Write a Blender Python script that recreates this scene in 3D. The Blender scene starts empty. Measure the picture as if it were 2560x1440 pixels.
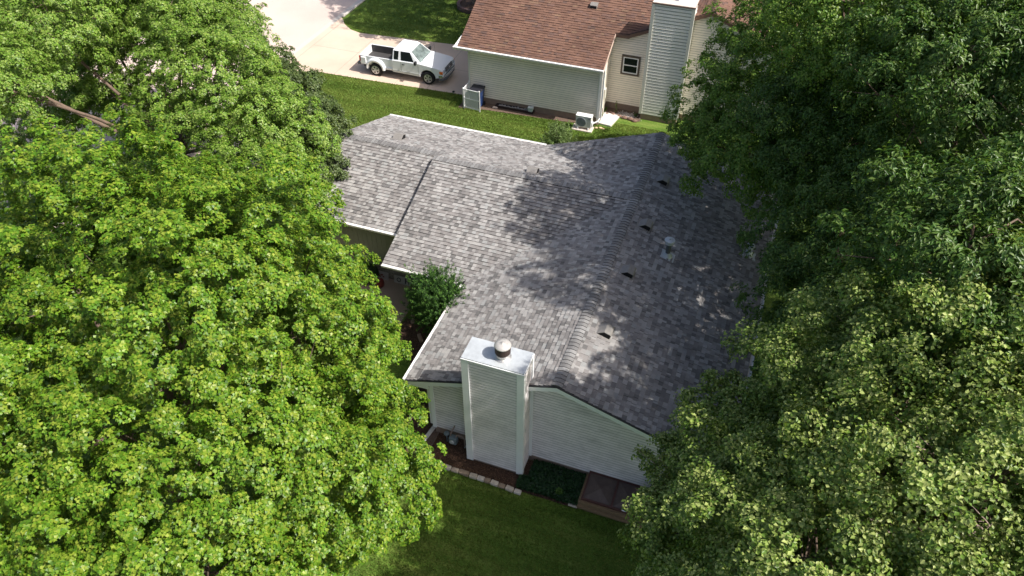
import bpy, bmesh, math, random
import numpy as np
from mathutils import Vector, Matrix, Euler

R = math.radians
rnd = random.Random(7)
scene = bpy.context.scene
COL = scene.collection

# ------------------------------------------------------------------ camera
cam_d = bpy.data.cameras.new("camera")
cam = bpy.data.objects.new("camera", cam_d)
COL.objects.link(cam)
cam.location = (0, 0, 20.2)
PITCH, YAW, ROLL = 42.364, -19.872, 0.092
fh = Vector((math.sin(R(YAW)), math.cos(R(YAW)), 0))
rt = Vector((math.cos(R(YAW)), -math.sin(R(YAW)), 0))
fw = fh * math.cos(R(PITCH)) + Vector((0, 0, -math.sin(R(PITCH))))
up = fh * math.sin(R(PITCH)) + Vector((0, 0, math.cos(R(PITCH))))
rt2 = rt * math.cos(R(ROLL)) + up * math.sin(R(ROLL))
up2 = -rt * math.sin(R(ROLL)) + up * math.cos(R(ROLL))
cam.matrix_world = Matrix(((rt2.x, up2.x, -fw.x, 0), (rt2.y, up2.y, -fw.y, 0), (rt2.z, up2.z, -fw.z, 20.2), (0, 0, 0, 1)))
cam_d.sensor_width = 36
cam_d.lens = 1920.1 / 2560 * 36
cam_d.clip_end = 2000
cam_d.clip_start = 0.1
scene.camera = cam

# ------------------------------------------------------------------ light
SUN_AZ, SUN_EL = 93.0, 51.5
world = bpy.data.worlds.new("World")
scene.world = world
world.use_nodes = True
wn = world.node_tree.nodes
wl = world.node_tree.links
bg = wn.get("Background") or wn.new("ShaderNodeBackground")
sky = wn.new("ShaderNodeTexSky")
sky.sky_type = 'NISHITA'
sky.sun_disc = False
sky.sun_elevation = R(SUN_EL)
sky.sun_rotation = R(SUN_AZ)
sky.air_density = 1.0
sky.dust_density = 4.0
sky.ozone_density = 1.0
wl.new(sky.outputs[0], bg.inputs[0])
bg.inputs[1].default_value = 0.12
sun_d = bpy.data.lights.new("sun", 'SUN')
sun_d.energy = 4.5
sun_d.angle = R(0.53)
sun_d.color = (1.0, 0.955, 0.89)
sun = bpy.data.objects.new("sun", sun_d)
COL.objects.link(sun)
sd = Vector((math.sin(R(SUN_AZ)) * math.cos(R(SUN_EL)), math.cos(R(SUN_AZ)) * math.cos(R(SUN_EL)), math.sin(R(SUN_EL))))
sun.rotation_euler = sd.to_track_quat('Z', 'Y').to_euler()
sun.location = sd * 60
scene.view_settings.view_transform = 'Standard'
scene.view_settings.look = 'None'
scene.view_settings.exposure = 0.45
scene.view_settings.gamma = 1.0
scene.view_settings.use_curve_mapping = False
scene.cycles.max_bounces = 8
scene.cycles.diffuse_bounces = 5
scene.cycles.transparent_max_bounces = 6


# ------------------------------------------------------------------ materials
def mat(name, col=(.5, .5, .5), rough=.7, metal=0.0, attr=False, noise=0.0, nscale=8.0, bump=0.0, bscale=40.0,
        spec=0.4, col2=None, stretch=(1, 1, 1), coat=0.0, detail=6, n2=0.0, n2scale=0.6, trans=0.0, tcol=None,
        obj=True, ramp=(.35, .65)):
    m = bpy.data.materials.new(name)
    m.use_nodes = True
    nt = m.node_tree
    N, L = nt.nodes, nt.links
    b = N["Principled BSDF"]
    b.inputs["Roughness"].default_value = rough
    b.inputs["Metallic"].default_value = metal
    b.inputs["Specular IOR Level"].default_value = spec
    if coat:
        b.inputs["Coat Weight"].default_value = coat
        b.inputs["Coat Roughness"].default_value = 0.05
    tc = N.new("ShaderNodeTexCoord")
    mp = N.new("ShaderNodeMapping")
    mp.inputs["Scale"].default_value = stretch
    L.new(tc.outputs["Object" if obj else "Generated"], mp.inputs[0])
    if attr:
        a = N.new("ShaderNodeAttribute")
        a.attribute_name = "Col"
        base = a.outputs["Color"]
    else:
        c = N.new("ShaderNodeRGB")
        c.outputs[0].default_value = (*col, 1)
        base = c.outputs[0]
    if noise > 0 or col2:
        nz = N.new("ShaderNodeTexNoise")
        nz.inputs["Scale"].default_value = nscale
        nz.inputs["Detail"].default_value = detail
        nz.inputs["Roughness"].default_value = .65
        L.new(mp.outputs[0], nz.inputs["Vector"])
        if col2:
            rp = N.new("ShaderNodeValToRGB")
            rp.color_ramp.elements[0].position = ramp[0]
            rp.color_ramp.elements[1].position = ramp[1]
            L.new(nz.outputs[0], rp.inputs[0])
            mx = N.new("ShaderNodeMix")
            mx.data_type = 'RGBA'
            L.new(rp.outputs[0], mx.inputs[0])
            L.new(base, mx.inputs[6])
            mx.inputs[7].default_value = (*col2, 1)
            base = mx.outputs[2]
        if noise > 0:
            mr = N.new("ShaderNodeMapRange")
            mr.inputs[1].default_value = .25
            mr.inputs[2].default_value = .75
            mr.inputs[3].default_value = 1 - noise
            mr.inputs[4].default_value = 1 + noise
            L.new(nz.outputs[0], mr.inputs[0])
            hv = N.new("ShaderNodeVectorMath")
            hv.operation = 'SCALE'
            L.new(base, hv.inputs[0])
            L.new(mr.outputs[0], hv.inputs[3])
            base = hv.outputs[0]
    if n2 > 0:
        nz2 = N.new("ShaderNodeTexNoise")
        nz2.inputs["Scale"].default_value = n2scale
        nz2.inputs["Detail"].default_value = 4
        L.new(tc.outputs["Object"], nz2.inputs["Vector"])
        mr = N.new("ShaderNodeMapRange")
        mr.inputs[1].default_value = .3
        mr.inputs[2].default_value = .7
        mr.inputs[3].default_value = 1 - n2
        mr.inputs[4].default_value = 1 + n2
        L.new(nz2.outputs[0], mr.inputs[0])
        hv = N.new("ShaderNodeVectorMath")
        hv.operation = 'SCALE'
        L.new(base, hv.inputs[0])
        L.new(mr.outputs[0], hv.inputs[3])
        base = hv.outputs[0]
    L.new(base, b.inputs["Base Color"])
    if bump > 0:
        nb = N.new("ShaderNodeTexNoise")
        nb.inputs["Scale"].default_value = bscale
        nb.inputs["Detail"].default_value = 5
        L.new(mp.outputs[0], nb.inputs["Vector"])
        bp = N.new("ShaderNodeBump")
        bp.inputs["Strength"].default_value = bump
        bp.inputs["Distance"].default_value = .02
        L.new(nb.outputs[0], bp.inputs["Height"])
        L.new(bp.outputs[0], b.inputs["Normal"])
    if trans > 0:
        tr = N.new("ShaderNodeBsdfTranslucent")
        if tcol:
            hv = N.new("ShaderNodeVectorMath")
            hv.operation = 'MULTIPLY'
            L.new(base, hv.inputs[0])
            hv.inputs[1].default_value = tcol
            L.new(hv.outputs[0], tr.inputs[0])
        else:
            L.new(base, tr.inputs[0])
        ms = N.new("ShaderNodeMixShader")
        ms.inputs[0].default_value = trans
        L.new(b.outputs[0], ms.inputs[1])
        L.new(tr.outputs[0], ms.inputs[2])
        L.new(ms.outputs[0], N["Material Output"].inputs[0])
    return m


M = {}
M['shingle'] = mat('asphalt shingle', attr=True, rough=.9, noise=.22, nscale=55, bump=.35, bscale=160, n2=.13, n2scale=.9, spec=.25)
M['siding'] = mat('white lap siding', attr=True, col=(.66, .63, .62), rough=.55, noise=.05, nscale=5, n2=.05, n2scale=1.3)
M['trim'] = mat('white trim paint', (.88, .89, .90), rough=.45, noise=.03, nscale=6)
M['gutter'] = mat('white gutter metal', (.80, .79, .77), rough=.4, noise=.08, nscale=9)
M['gutin'] = mat('gutter inside', (.82, .78, .75), rough=.7, noise=.2, nscale=14)
M['dark'] = mat('dark drip edge', (.04, .04, .045), rough=.5)
M['sage'] = mat('sage lap siding', attr=True, col=(.70, .67, .56), rough=.5, noise=.04, nscale=5, n2=.05, n2scale=1.1)
M['sagetrim'] = mat('sage corner trim', (.68, .67, .60), rough=.5)
M['brownfascia'] = mat('brown fascia', (.17, .10, .075), rough=.5)
M['tanfascia'] = mat('tan fascia', (.62, .46, .38), rough=.5)
M['galv'] = mat('galvanised sheet', (.52, .55, .57), rough=.42, metal=.25, noise=.12, nscale=4, n2=.08, n2scale=2)
M['galvd'] = mat('dull steel', (.62, .60, .58), rough=.35, metal=.8, noise=.1, nscale=9)
M['rust'] = mat('rusty dark mesh', (.055, .035, .03), rough=.8, noise=.4, nscale=20)
M['pipe'] = mat('dark vent pipe', (.10, .11, .11), rough=.55)
M['vent'] = mat('weathered vent metal', (.23, .215, .20), rough=.6, noise=.15, nscale=12)
M['black'] = mat('flat black', (.008, .008, .009), rough=.8)
M['found'] = mat('foundation concrete', (.27, .20, .155), rough=.9, noise=.15, nscale=6, bump=.3, bscale=30)
M['olive'] = mat('olive panel siding', (.21, .215, .16), rough=.7, noise=.06, nscale=7)
M['wood'] = mat('weathered timber', (.20, .135, .075), rough=.85, noise=.3, nscale=9, stretch=(1, 6, 6), bump=.3)
M['cellar'] = mat('brown painted steel', (.11, .08, .072), rough=.6, noise=.25, nscale=5, spec=.35)
M['cellarframe'] = mat('rust brown frame', (.085, .035, .03), rough=.5, noise=.2, nscale=12)
M['concrete'] = mat('driveway concrete', (.60, .465, .365), rough=.85, noise=.06, nscale=30, n2=.10, n2scale=.5, bump=.15, bscale=80)
M['street'] = mat('street aggregate', (.60, .48, .42), rough=.9, noise=.14, nscale=22, n2=.08, n2scale=.3, bump=.3, bscale=60, detail=9)
M['curb'] = mat('curb concrete', (.55, .50, .45), rough=.85, noise=.06, nscale=10)
M['patio'] = mat('patio concrete', (.36, .27, .21), rough=.85, noise=.08, nscale=8)
M['pad'] = mat('pale concrete', (.62, .53, .47), rough=.85, noise=.08, nscale=14)
M['slab'] = mat('grey stone slab', (.62, .58, .55), rough=.85, noise=.05, nscale=14)
M['mulch'] = mat('bark mulch', (.075, .043, .028), rough=.95, noise=.6, nscale=22, bump=1.0, bscale=45, col2=(.14, .08, .048), ramp=(.5, .72))
M['soil'] = mat('bare soil', (.14, .095, .07), rough=.95, noise=.3, nscale=14, bump=.5)
M['limestone'] = mat('limestone', (.50, .42, .33), rough=.9, noise=.22, nscale=11, bump=.5, bscale=30, attr=True)
M['rock'] = mat('reddish rock', (.21, .13, .10), rough=.9, noise=.35, nscale=9, bump=.5)
M['tanrock'] = mat('tan rock', (.66, .47, .28), rough=.9, noise=.25, nscale=9, bump=.5)
M['gravel'] = mat('white gravel', (.55, .46, .42), rough=.9, noise=.2, nscale=30, attr=True)
M['bark'] = mat('grey brown bark', (.17, .12, .09), rough=.9, noise=.35, nscale=7, stretch=(1, 1, .35), bump=.6, bscale=22)
M['deadwood'] = mat('pale dead twig', (.40, .30, .25), rough=.9, noise=.2, nscale=12)
M['paint'] = mat('white truck paint', (.88, .89, .90), rough=.28, coat=.6, spec=.5)
M['glass'] = mat('dark tinted glass', (.012, .016, .018), rough=.06, spec=.9)
M['wglass'] = mat('windscreen glass', (.17, .21, .205), rough=.08, spec=.9, noise=.75, nscale=3.2)
M['rubber'] = mat('tyre rubber', (.014, .014, .015), rough=.8)
M['alloy'] = mat('alloy wheel', (.62, .64, .66), rough=.3, metal=.7)
M['chrome'] = mat('chrome trim', (.7, .72, .74), rough=.18, metal=.9)
M['plastic'] = mat('black plastic', (.02, .02, .022), rough=.5)
M['greyplastic'] = mat('grey plastic', (.13, .14, .15), rough=.45)
M['liner'] = mat('bed liner', (.055, .052, .052), rough=.7, noise=.2, nscale=5)
M['orange'] = mat('amber lens', (.75, .16, .03), rough=.2)
M['red'] = mat('red lens', (.42, .02, .02), rough=.2)
M['lens'] = mat('headlight lens', (.45, .50, .55), rough=.12, spec=.9)
M['bluebin'] = mat('navy bin plastic', (.02, .045, .15), rough=.4)
M['lid'] = mat('black bin lid', (.022, .022, .03), rough=.4)
M['vinyl'] = mat('white vinyl', (.78, .78, .78), rough=.35)
M['hpwhite'] = mat('heat pump enamel', (.80, .79, .75), rough=.35)
M['hpgrille'] = mat('fan grille grey', (.22, .24, .25), rough=.5)
M['meter'] = mat('gas meter grey', (.17, .21, .235), rough=.45, noise=.1, nscale=10)
M['redpot'] = mat('red glazed pot', (.16, .03, .022), rough=.4)
M['board'] = mat('pale sign board', (.36, .33, .31), rough=.8, noise=.1, nscale=10)
M['ink'] = mat('dark lettering', (.03, .03, .03), rough=.8)
M['darkmetal'] = mat('dark tray metal', (.03, .02, .02), rough=.6)
M['greychunk'] = mat('grey slats', (.25, .24, .24), rough=.7, noise=.3, nscale=20)
M['pail'] = mat('pale blue plastic', (.42, .52, .54), rough=.5)
M['deadleaf'] = mat('dry leaf litter', (.24, .13, .07), rough=.9)
M['wallint'] = mat('brown screen wall', (.10, .07, .045), rough=.8, noise=.2, nscale=12)
M['soffit'] = mat('soffit', (.6, .6, .58), rough=.6)


def leafmat(name, trans=.38, tcol=(1.35, 1.25, .5), rough=.42):
    return mat(name, attr=True, rough=rough, trans=trans, tcol=tcol, spec=.28)


M['leaf'] = leafmat('maple leaf', .20, (1.2, 1.25, .4), .40)
M['leafd'] = leafmat('dark ash leaf', .24, (1.2, 1.25, .5), .35)
M['leafy'] = leafmat('yew needle', .2, (1.1, 1.2, .6), .5)
M['blade'] = leafmat('grass blade', .35, (1.2, 1.2, .5), .5)

# brick wall material
bm_ = mat('painted brick', (.30, .28, .25), rough=.9)
nt = bm_.node_tree
bt = nt.nodes.new("ShaderNodeTexBrick")
bt.inputs["Color1"].default_value = (.30, .275, .24, 1)
bt.inputs["Color2"].default_value = (.20, .17, .145, 1)
bt.inputs["Mortar"].default_value = (.12, .11, .10, 1)
bt.inputs["Scale"].default_value = 1.0
bt.inputs["Brick Width"].default_value = .22
bt.inputs["Row Height"].default_value = .075
bt.inputs["Mortar Size"].default_value = .008
tc = nt.nodes.new("ShaderNodeTexCoord")
mp = nt.nodes.new("ShaderNodeMapping")
mp.inputs["Rotation"].default_value = (R(90), 0, 0)
nt.links.new(tc.outputs["Object"], mp.inputs[0])
nt.links.new(mp.outputs[0], bt.inputs["Vector"])
nt.links.new(bt.outputs[0], nt.nodes["Principled BSDF"].inputs["Base Color"])
bpn = nt.nodes.new("ShaderNodeBump")
bpn.inputs["Strength"].default_value = .6
bpn.inputs["Distance"].default_value = .01
nt.links.new(bt.outputs[1], bpn.inputs["Height"])
nt.links.new(bpn.outputs[0], nt.nodes["Principled BSDF"].inputs["Normal"])
M['brick'] = bm_


# dirt streaks on the shaded south walls of the grey house
def dirty(m, dark=(.30, .29, .28), scale=1.6, lo=.52, hi=.78, amt=.5):
    nt = m.node_tree
    N, L = nt.nodes, nt.links
    b = N["Principled BSDF"]
    src = b.inputs["Base Color"].links[0].from_socket
    tc = N.new("ShaderNodeTexCoord")
    mp = N.new("ShaderNodeMapping")
    mp.inputs["Scale"].default_value = (1.0, 1.0, 2.4)
    L.new(tc.outputs["Object"], mp.inputs[0])
    nz = N.new("ShaderNodeTexNoise")
    nz.inputs["Scale"].default_value = scale
    nz.inputs["Detail"].default_value = 9
    nz.inputs["Roughness"].default_value = .75
    L.new(mp.outputs[0], nz.inputs["Vector"])
    mr = N.new("ShaderNodeMapRange")
    mr.inputs[1].default_value = lo
    mr.inputs[2].default_value = hi
    mr.inputs[3].default_value = 0
    mr.inputs[4].default_value = amt
    L.new(nz.outputs[0], mr.inputs[0])
    mx = N.new("ShaderNodeMix")
    mx.data_type = 'RGBA'
    L.new(mr.outputs[0], mx.inputs[0])
    L.new(src, mx.inputs[6])
    mx.inputs[7].default_value = (*dark, 1)
    L.new(mx.outputs[2], b.inputs["Base Color"])


dirty(M['siding'], amt=.62, lo=.47)

# lawn
lm = bpy.data.materials.new('mown lawn')
lm.use_nodes = True
N, L = lm.node_tree.nodes, lm.node_tree.links
b = N["Principled BSDF"]
b.inputs["Roughness"].default_value = .8
b.inputs["Specular IOR Level"].default_value = .2
tc = N.new("ShaderNodeTexCoord")


def nz_(scale, detail, sx=1, sy=1, rough=.6):
    mp = N.new("ShaderNodeMapping")
    mp.inputs["Scale"].default_value = (sx, sy, 1)
    mp.inputs["Rotation"].default_value = (0, 0, R(-3))
    L.new(tc.outputs["Object"], mp.inputs[0])
    n = N.new("ShaderNodeTexNoise")
    n.inputs["Scale"].default_value = scale
    n.inputs["Detail"].default_value = detail
    n.inputs["Roughness"].default_value = rough
    L.new(mp.outputs[0], n.inputs["Vector"])
    return n.outputs[0]


fine = nz_(14, 6, .7, 1.3)
streak = nz_(1.6, 5, .25, 2.2)
big = nz_(.35, 4)
ad = N.new("ShaderNodeMath"); ad.operation = 'ADD'
m1 = N.new("ShaderNodeMath"); m1.operation = 'MULTIPLY'; m1.inputs[1].default_value = .38
m2 = N.new("ShaderNodeMath"); m2.operation = 'MULTIPLY'; m2.inputs[1].default_value = .40
m3 = N.new("ShaderNodeMath"); m3.operation = 'MULTIPLY'; m3.inputs[1].default_value = .22
L.new(fine, m1.inputs[0]); L.new(streak, m2.inputs[0]); L.new(big, m3.inputs[0])
L.new(m1.outputs[0], ad.inputs[0]); L.new(m2.outputs[0], ad.inputs[1])
ad2 = N.new("ShaderNodeMath"); ad2.operation = 'ADD'
L.new(ad.outputs[0], ad2.inputs[0]); L.new(m3.outputs[0], ad2.inputs[1])
rp = N.new("ShaderNodeValToRGB")
e = rp.color_ramp.elements
e[0].position = .36; e[0].color = (.05, .095, .012, 1)
e[1].position = .64; e[1].color = (.23, .28, .065, 1)
k = e.new(.5); k.color = (.105, .185, .025, 1)
L.new(ad2.outputs[0], rp.inputs[0])
L.new(rp.outputs[0], b.inputs["Base Color"])
bp = N.new("ShaderNodeBump")
bp.inputs["Strength"].default_value = .9
bp.inputs["Distance"].default_value = .05
L.new(nz_(22, 6), bp.inputs["Height"])
L.new(bp.outputs[0], b.inputs["Normal"])
M['lawn'] = lm


# ------------------------------------------------------------------ builders
def tag(o, label=None, cat=None, group=None, kind=None):
    if label: o["label"] = label
    if cat: o["category"] = cat
    if group: o["group"] = group
    if kind: o["kind"] = kind
    return o


def thing(name, label, cat, loc=(0, 0, 0), rz=0.0, group=None):
    o = bpy.data.objects.new(name, None)
    COL.objects.link(o)
    o.empty_display_size = .2
    o.location = loc
    o.rotation_euler = (0, 0, rz)
    tag(o, label, cat, group)
    return o


def wmat(o):
    m = Matrix.LocRotScale(o.location, o.rotation_euler.to_quaternion(), o.scale)
    if o.parent:
        return wmat(o.parent) @ o.matrix_parent_inverse @ m
    return m


def setparent(o, p, world=False):
    o.parent = p
    if world:
        o.matrix_parent_inverse = wmat(p).inverted()


class MB:
    def __init__(s):
        s.v = []; s.f = []; s.c = []

    def add(s, vs, fs, col=None):
        n = len(s.v)
        s.v += [tuple(v) for v in vs]
        for f in fs:
            s.f.append([i + n for i in f]); s.c.append(col or (.5, .5, .5))
        return s

    def box(s, x0, y0, z0, x1, y1, z1, col=None, rot=None, piv=None):
        vs = [Vector(p) for p in ((x0, y0, z0), (x1, y0, z0), (x1, y1, z0), (x0, y1, z0), (x0, y0, z1), (x1, y0, z1), (x1, y1, z1), (x0, y1, z1))]
        if rot is not None:
            pv = Vector(piv) if piv else Vector(((x0 + x1) / 2, (y0 + y1) / 2, (z0 + z1) / 2))
            q = Euler(rot).to_matrix()
            vs = [q @ (v - pv) + pv for v in vs]
        return s.add(vs, [(0, 3, 2, 1), (4, 5, 6, 7), (0, 1, 5, 4), (1, 2, 6, 5), (2, 3, 7, 6), (3, 0, 4, 7)], col)

    def hexa(s, b, t, col=None):  # 4 bottom, 4 top, ccw
        return s.add(list(b) + list(t), [(0, 3, 2, 1), (4, 5, 6, 7), (0, 1, 5, 4), (1, 2, 6, 5), (2, 3, 7, 6), (3, 0, 4, 7)], col)

    def prism(s, poly, vec, col=None):
        n = len(poly)
        vec = Vector(vec)
        a = [Vector(p) for p in poly]
        vs = a + [p + vec for p in a]
        fs = [list(range(n))[::-1], [i + n for i in range(n)]]
        for i in range(n):
            j = (i + 1) % n
            fs.append([i, j, j + n, i + n])
        return s.add(vs, fs, col)

    def tube(s, pts, rs, n=8, caps=True, col=None):
        pts = [Vector(p) for p in pts]
        if not hasattr(rs, '__len__'): rs = [rs] * len(pts)
        rings = []
        ref = Vector((0, 0, 1))
        for i, p in enumerate(pts):
            d = (pts[min(i + 1, len(pts) - 1)] - pts[max(i - 1, 0)])
            if d.length < 1e-9: d = Vector((0, 0, 1))
            d.normalize()
            a = d.cross(ref)
            if a.length < .1: a = d.cross(Vector((1, 0, 0)))
            a.normalize()
            bb = d.cross(a)
            rings.append([p + (a * math.cos(t) + bb * math.sin(t)) * rs[i] for t in [2 * math.pi * k / n for k in range(n)]])
        vs = [v for r in rings for v in r]
        fs = []
        for i in range(len(pts) - 1):
            for k in range(n):
                fs.append([i * n + k, (i + 1) * n + k, (i + 1) * n + (k + 1) % n, i * n + (k + 1) % n])
        if caps:
            fs.append(list(range(n))); fs.append([(len(pts) - 1) * n + k for k in range(n)][::-1])
        return s.add(vs, fs, col)

    def lathe(s, prof, c, n=16, axis='Z', col=None):
        vs = []
        for r, h in prof:
            for k in range(n):
                t = 2 * math.pi * k / n
                a, bb = r * math.cos(t), r * math.sin(t)
                if axis == 'Z': p = (c[0] + a, c[1] + bb, c[2] + h)
                elif axis == 'Y': p = (c[0] + a, c[1] + h, c[2] + bb)
                else: p = (c[0] + h, c[1] + a, c[2] + bb)
                vs.append(p)
        fs = []
        for i in range(len(prof) - 1):
            for k in range(n):
                fs.append([i * n + k, i * n + (k + 1) % n, (i + 1) * n + (k + 1) % n, (i + 1) * n + k])
        fs.append([k for k in range(n)][::-1]); fs.append([(len(prof) - 1) * n + k for k in range(n)])
        return s.add(vs, fs, col)

    def ball(s, c, r, n=8, col=None, jit=0):
        vs = []; fs = []
        rx, ry, rz = r if hasattr(r, '__len__') else (r, r, r)
        for i in range(n + 1):
            ph = math.pi * i / n
            for k in range(2 * n):
                t = math.pi * k / n
                j = 1 + rnd.uniform(-jit, jit) if 0 < i < n else 1
                vs.append((c[0] + rx * math.sin(ph) * math.cos(t) * j, c[1] + ry * math.sin(ph) * math.sin(t) * j, c[2] + rz * math.cos(ph) * j))
        for i in range(n):
            for k in range(2 * n):
                fs.append([i * 2 * n + k, (i + 1) * 2 * n + k, (i + 1) * 2 * n + (k + 1) % (2 * n), i * 2 * n + (k + 1) % (2 * n)])
        return s.add(vs, fs, col)

    def build(s, name, m, parent=None, bevel=0, smooth=False, world=False, seg=2, sub=0):
        me = bpy.data.meshes.new(name)
        me.from_pydata(s.v, [], s.f)
        me.materials.append(m)
        at = me.attributes.new("Col", 'FLOAT_COLOR', 'FACE')
        arr = np.ones((len(s.f), 4), dtype=np.float32)
        arr[:, :3] = np.array(s.c, dtype=np.float32).reshape(-1, 3)
        if len(me.polygons) == len(s.f):
            at.data.foreach_set("color", arr.ravel())
        if smooth:
            me.polygons.foreach_set("use_smooth", [True] * len(me.polygons))
        me.update()
        o = bpy.data.objects.new(name, me)
        COL.objects.link(o)
        if parent: setparent(o, parent, world)
        if bevel:
            md = o.modifiers.new("bevel", 'BEVEL')
            md.width = bevel; md.segments = seg; md.limit_method = 'ANGLE'; md.angle_limit = R(35)
        if sub:
            md = o.modifiers.new("sub", 'SUBSURF'); md.levels = sub; md.render_levels = sub
        return o


def clip(poly, a, bb, keep):  # clip 2D polygon by axis-value
    out = []
    n = len(poly)
    for i in range(n):
        p, q = poly[i], poly[(i + 1) % n]
        dp, dq = keep(p), keep(q)
        if dp >= 0: out.append(p)
        if (dp >= 0) != (dq >= 0):
            t = dp / (dp - dq)
            out.append((p[0] + (q[0] - p[0]) * t, p[1] + (q[1] - p[1]) * t))
    return out


def clipconv(rect, poly):
    out = rect
    n = len(poly)
    ar = sum(poly[i][0] * poly[(i + 1) % n][1] - poly[(i + 1) % n][0] * poly[i][1] for i in range(n))
    sg = 1 if ar > 0 else -1
    for i in range(n):
        a, bb = poly[i], poly[(i + 1) % n]
        ex, ey = bb[0] - a[0], bb[1] - a[1]
        out = clip(out, None, None, lambda p: sg * (ex * (p[1] - a[1]) - ey * (p[0] - a[0])))
        if len(out) < 3: return []
    return out


def tiles(mb, O, U, V, polys, exp, wfun, colfun, hi=.012, lo=.002, seed=1, raise_=0.0, v0=0.0, edge=None):
    """courses of overlapping tabs (or boards) on a plane; polys are 3D, convex, on that plane"""
    O = Vector(O); U = Vector(U).normalized(); V = Vector(V).normalized(); Nn = U.cross(V)
    p2 = [[((Vector(p) - O).dot(U), (Vector(p) - O).dot(V)) for p in P] for P in polys]
    umin = min(p[0] for P in p2 for p in P); umax = max(p[0] for P in p2 for p in P)
    vmin = min(p[1] for P in p2 for p in P); vmax = max(p[1] for P in p2 for p in P)
    r = random.Random(seed)
    kk = math.floor((vmin - v0) / exp)
    while v0 + kk * exp < vmax:
        a = v0 + kk * exp; bb = a + exp
        u = umin - r.random() * .3
        while u < umax:
            w = wfun(r)
            u2 = u + w
            col = colfun(r)
            rz = raise_ if r.random() < .5 else 0
            rect = [(u, a), (u2, a), (u2, bb), (u, bb)]
            for P in p2:
                c = clipconv(rect, P)
                if len(c) < 3: continue
                n = len(c)
                vs = []
                for (x, y) in c:
                    h = hi + rz + (lo - hi) * (y - a) / exp
                    vs.append(O + U * x + V * y + Nn * h)
                for (x, y) in c:
                    vs.append(O + U * x + V * y - Nn * .003)
                fs = [list(range(n))]
                mb.add(vs, fs, col)
                fs = []
                for i in range(n):
                    j = (i + 1) % n
                    fs.append([i, i + n, j + n, j])
                k0 = len(mb.v) - 2 * n
                for f_ in fs:
                    mb.f.append([q + k0 for q in f_]); mb.c.append(edge or col)
            u = u2
        kk += 1


GREY = [((0.331, 0.319, 0.307), 22), ((0.271, 0.259, 0.251), 24), ((0.229, 0.214, 0.206), 26), ((0.185, 0.175, 0.17), 16), ((0.146, 0.14, 0.137), 8), ((0.289, 0.288, 0.281), 8)]
BROWN = [((0.163, 0.09, 0.065), 36), ((0.18, 0.101, 0.073), 24), ((0.146, 0.081, 0.06), 18), ((0.153, 0.09, 0.072), 12), ((0.194, 0.119, 0.081), 4), ((0.119, 0.074, 0.061), 4)]


def pick(pal):
    tot = sum(w for _, w in pal)

    def f(r):
        x = r.random() * tot
        for c, w in pal:
            x -= w
            if x <= 0: break
        j = r.uniform(.93, 1.07)
        return (c[0] * j, c[1] * j, c[2] * j)
    return f


def shingles(mb, O, U, V, polys, pal, seed, wmin=.07, wmax=.20, ex=.143):
    tiles(mb, O, U, V, polys, ex, lambda r: r.uniform(wmin, wmax), pick(pal), hi=.024, lo=.002, seed=seed, raise_=.010, edge=(.06, .055, .055))


SIDC = {'w': ((.79, .745, .745), (.30, .295, .29)), 'g': ((.90, .83, .72), (.44, .41, .35)), 'k': ((.90, .87, .80), (.36, .36, .32))}  # per siding: board colour, then the shade painted under each lap
def boards(mb, O, U, V, polys, exp=.115, hi=.016, v0=0.0, lap_shade=.036, c='w'):
    """lapped boards; the contact shade under each lap is painted as a thin dark strip"""
    O = Vector(O); U = Vector(U).normalized(); V = Vector(V).normalized(); Nn = U.cross(V)
    p2 = [[((Vector(p) - O).dot(U), (Vector(p) - O).dot(V)) for p in P] for P in polys]
    vmax = max(p[1] for P in p2 for p in P)
    r = random.Random(5)
    kk = 0
    while v0 + kk * exp < vmax:
        a = v0 + kk * exp; e_ = a + exp
        j = r.uniform(.97, 1.03)
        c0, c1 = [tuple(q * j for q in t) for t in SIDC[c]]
        for (x0, x1, h0, h1, cc_) in ((a, e_ - lap_shade, hi, .004, c0), (e_ - lap_shade, e_, .002, .0, c1)):
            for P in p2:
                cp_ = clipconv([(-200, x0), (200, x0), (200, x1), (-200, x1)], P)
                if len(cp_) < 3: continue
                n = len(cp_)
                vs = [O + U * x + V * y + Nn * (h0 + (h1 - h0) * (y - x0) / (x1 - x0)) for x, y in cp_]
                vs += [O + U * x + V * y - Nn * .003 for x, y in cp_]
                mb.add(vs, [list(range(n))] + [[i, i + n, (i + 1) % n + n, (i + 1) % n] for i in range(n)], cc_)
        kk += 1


def caps(mb, P, Q, dl, dr, pal, seed, step=.145, wing=.16, lift=.028):
    P = Vector(P); Q = Vector(Q); D = (Q - P).normalized(); Ln = (Q - P).length
    dl = Vector(dl).normalized(); dr = Vector(dr).normalized()
    r = random.Random(seed); f = pick(pal)
    s = 0.0
    while s < Ln - .01:
        e = min(s + step + .02, Ln)
        col = f(r)
        rows = []
        for t, h in ((s, lift + .03), (e, lift)):
            c = P + D * t + Vector((0, 0, h))
            rows.append([c + dl * wing, c + dl * wing * .35 + Vector((0, 0, -.002)), c + Vector((0, 0, -.012)), c + dr * wing * .35 + Vector((0, 0, -.002)), c + dr * wing])
        base = [v - Vector((0, 0, .032)) for v in rows[0]]
        b2 = [rows[0][0] - Vector((0, 0, .05)), rows[1][0] - Vector((0, 0, .05)), rows[0][4] - Vector((0, 0, .05)), rows[1][4] - Vector((0, 0, .05))]
        mb.add(rows[0] + rows[1], [[i, i + 1, i + 6, i + 5] for i in range(4)], col)
        mb.add(rows[0] + base, [[i + 5, i + 6, i + 1, i] for i in range(4)], (.13, .125, .125))
        mb.add([rows[0][0], rows[1][0], b2[1], b2[0]], [(0, 1, 2, 3)], (.07, .065, .065))
        mb.add([rows[0][4], rows[1][4], b2[3], b2[2]], [(0, 1, 2, 3)], (.07, .065, .065))
        s += step


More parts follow.
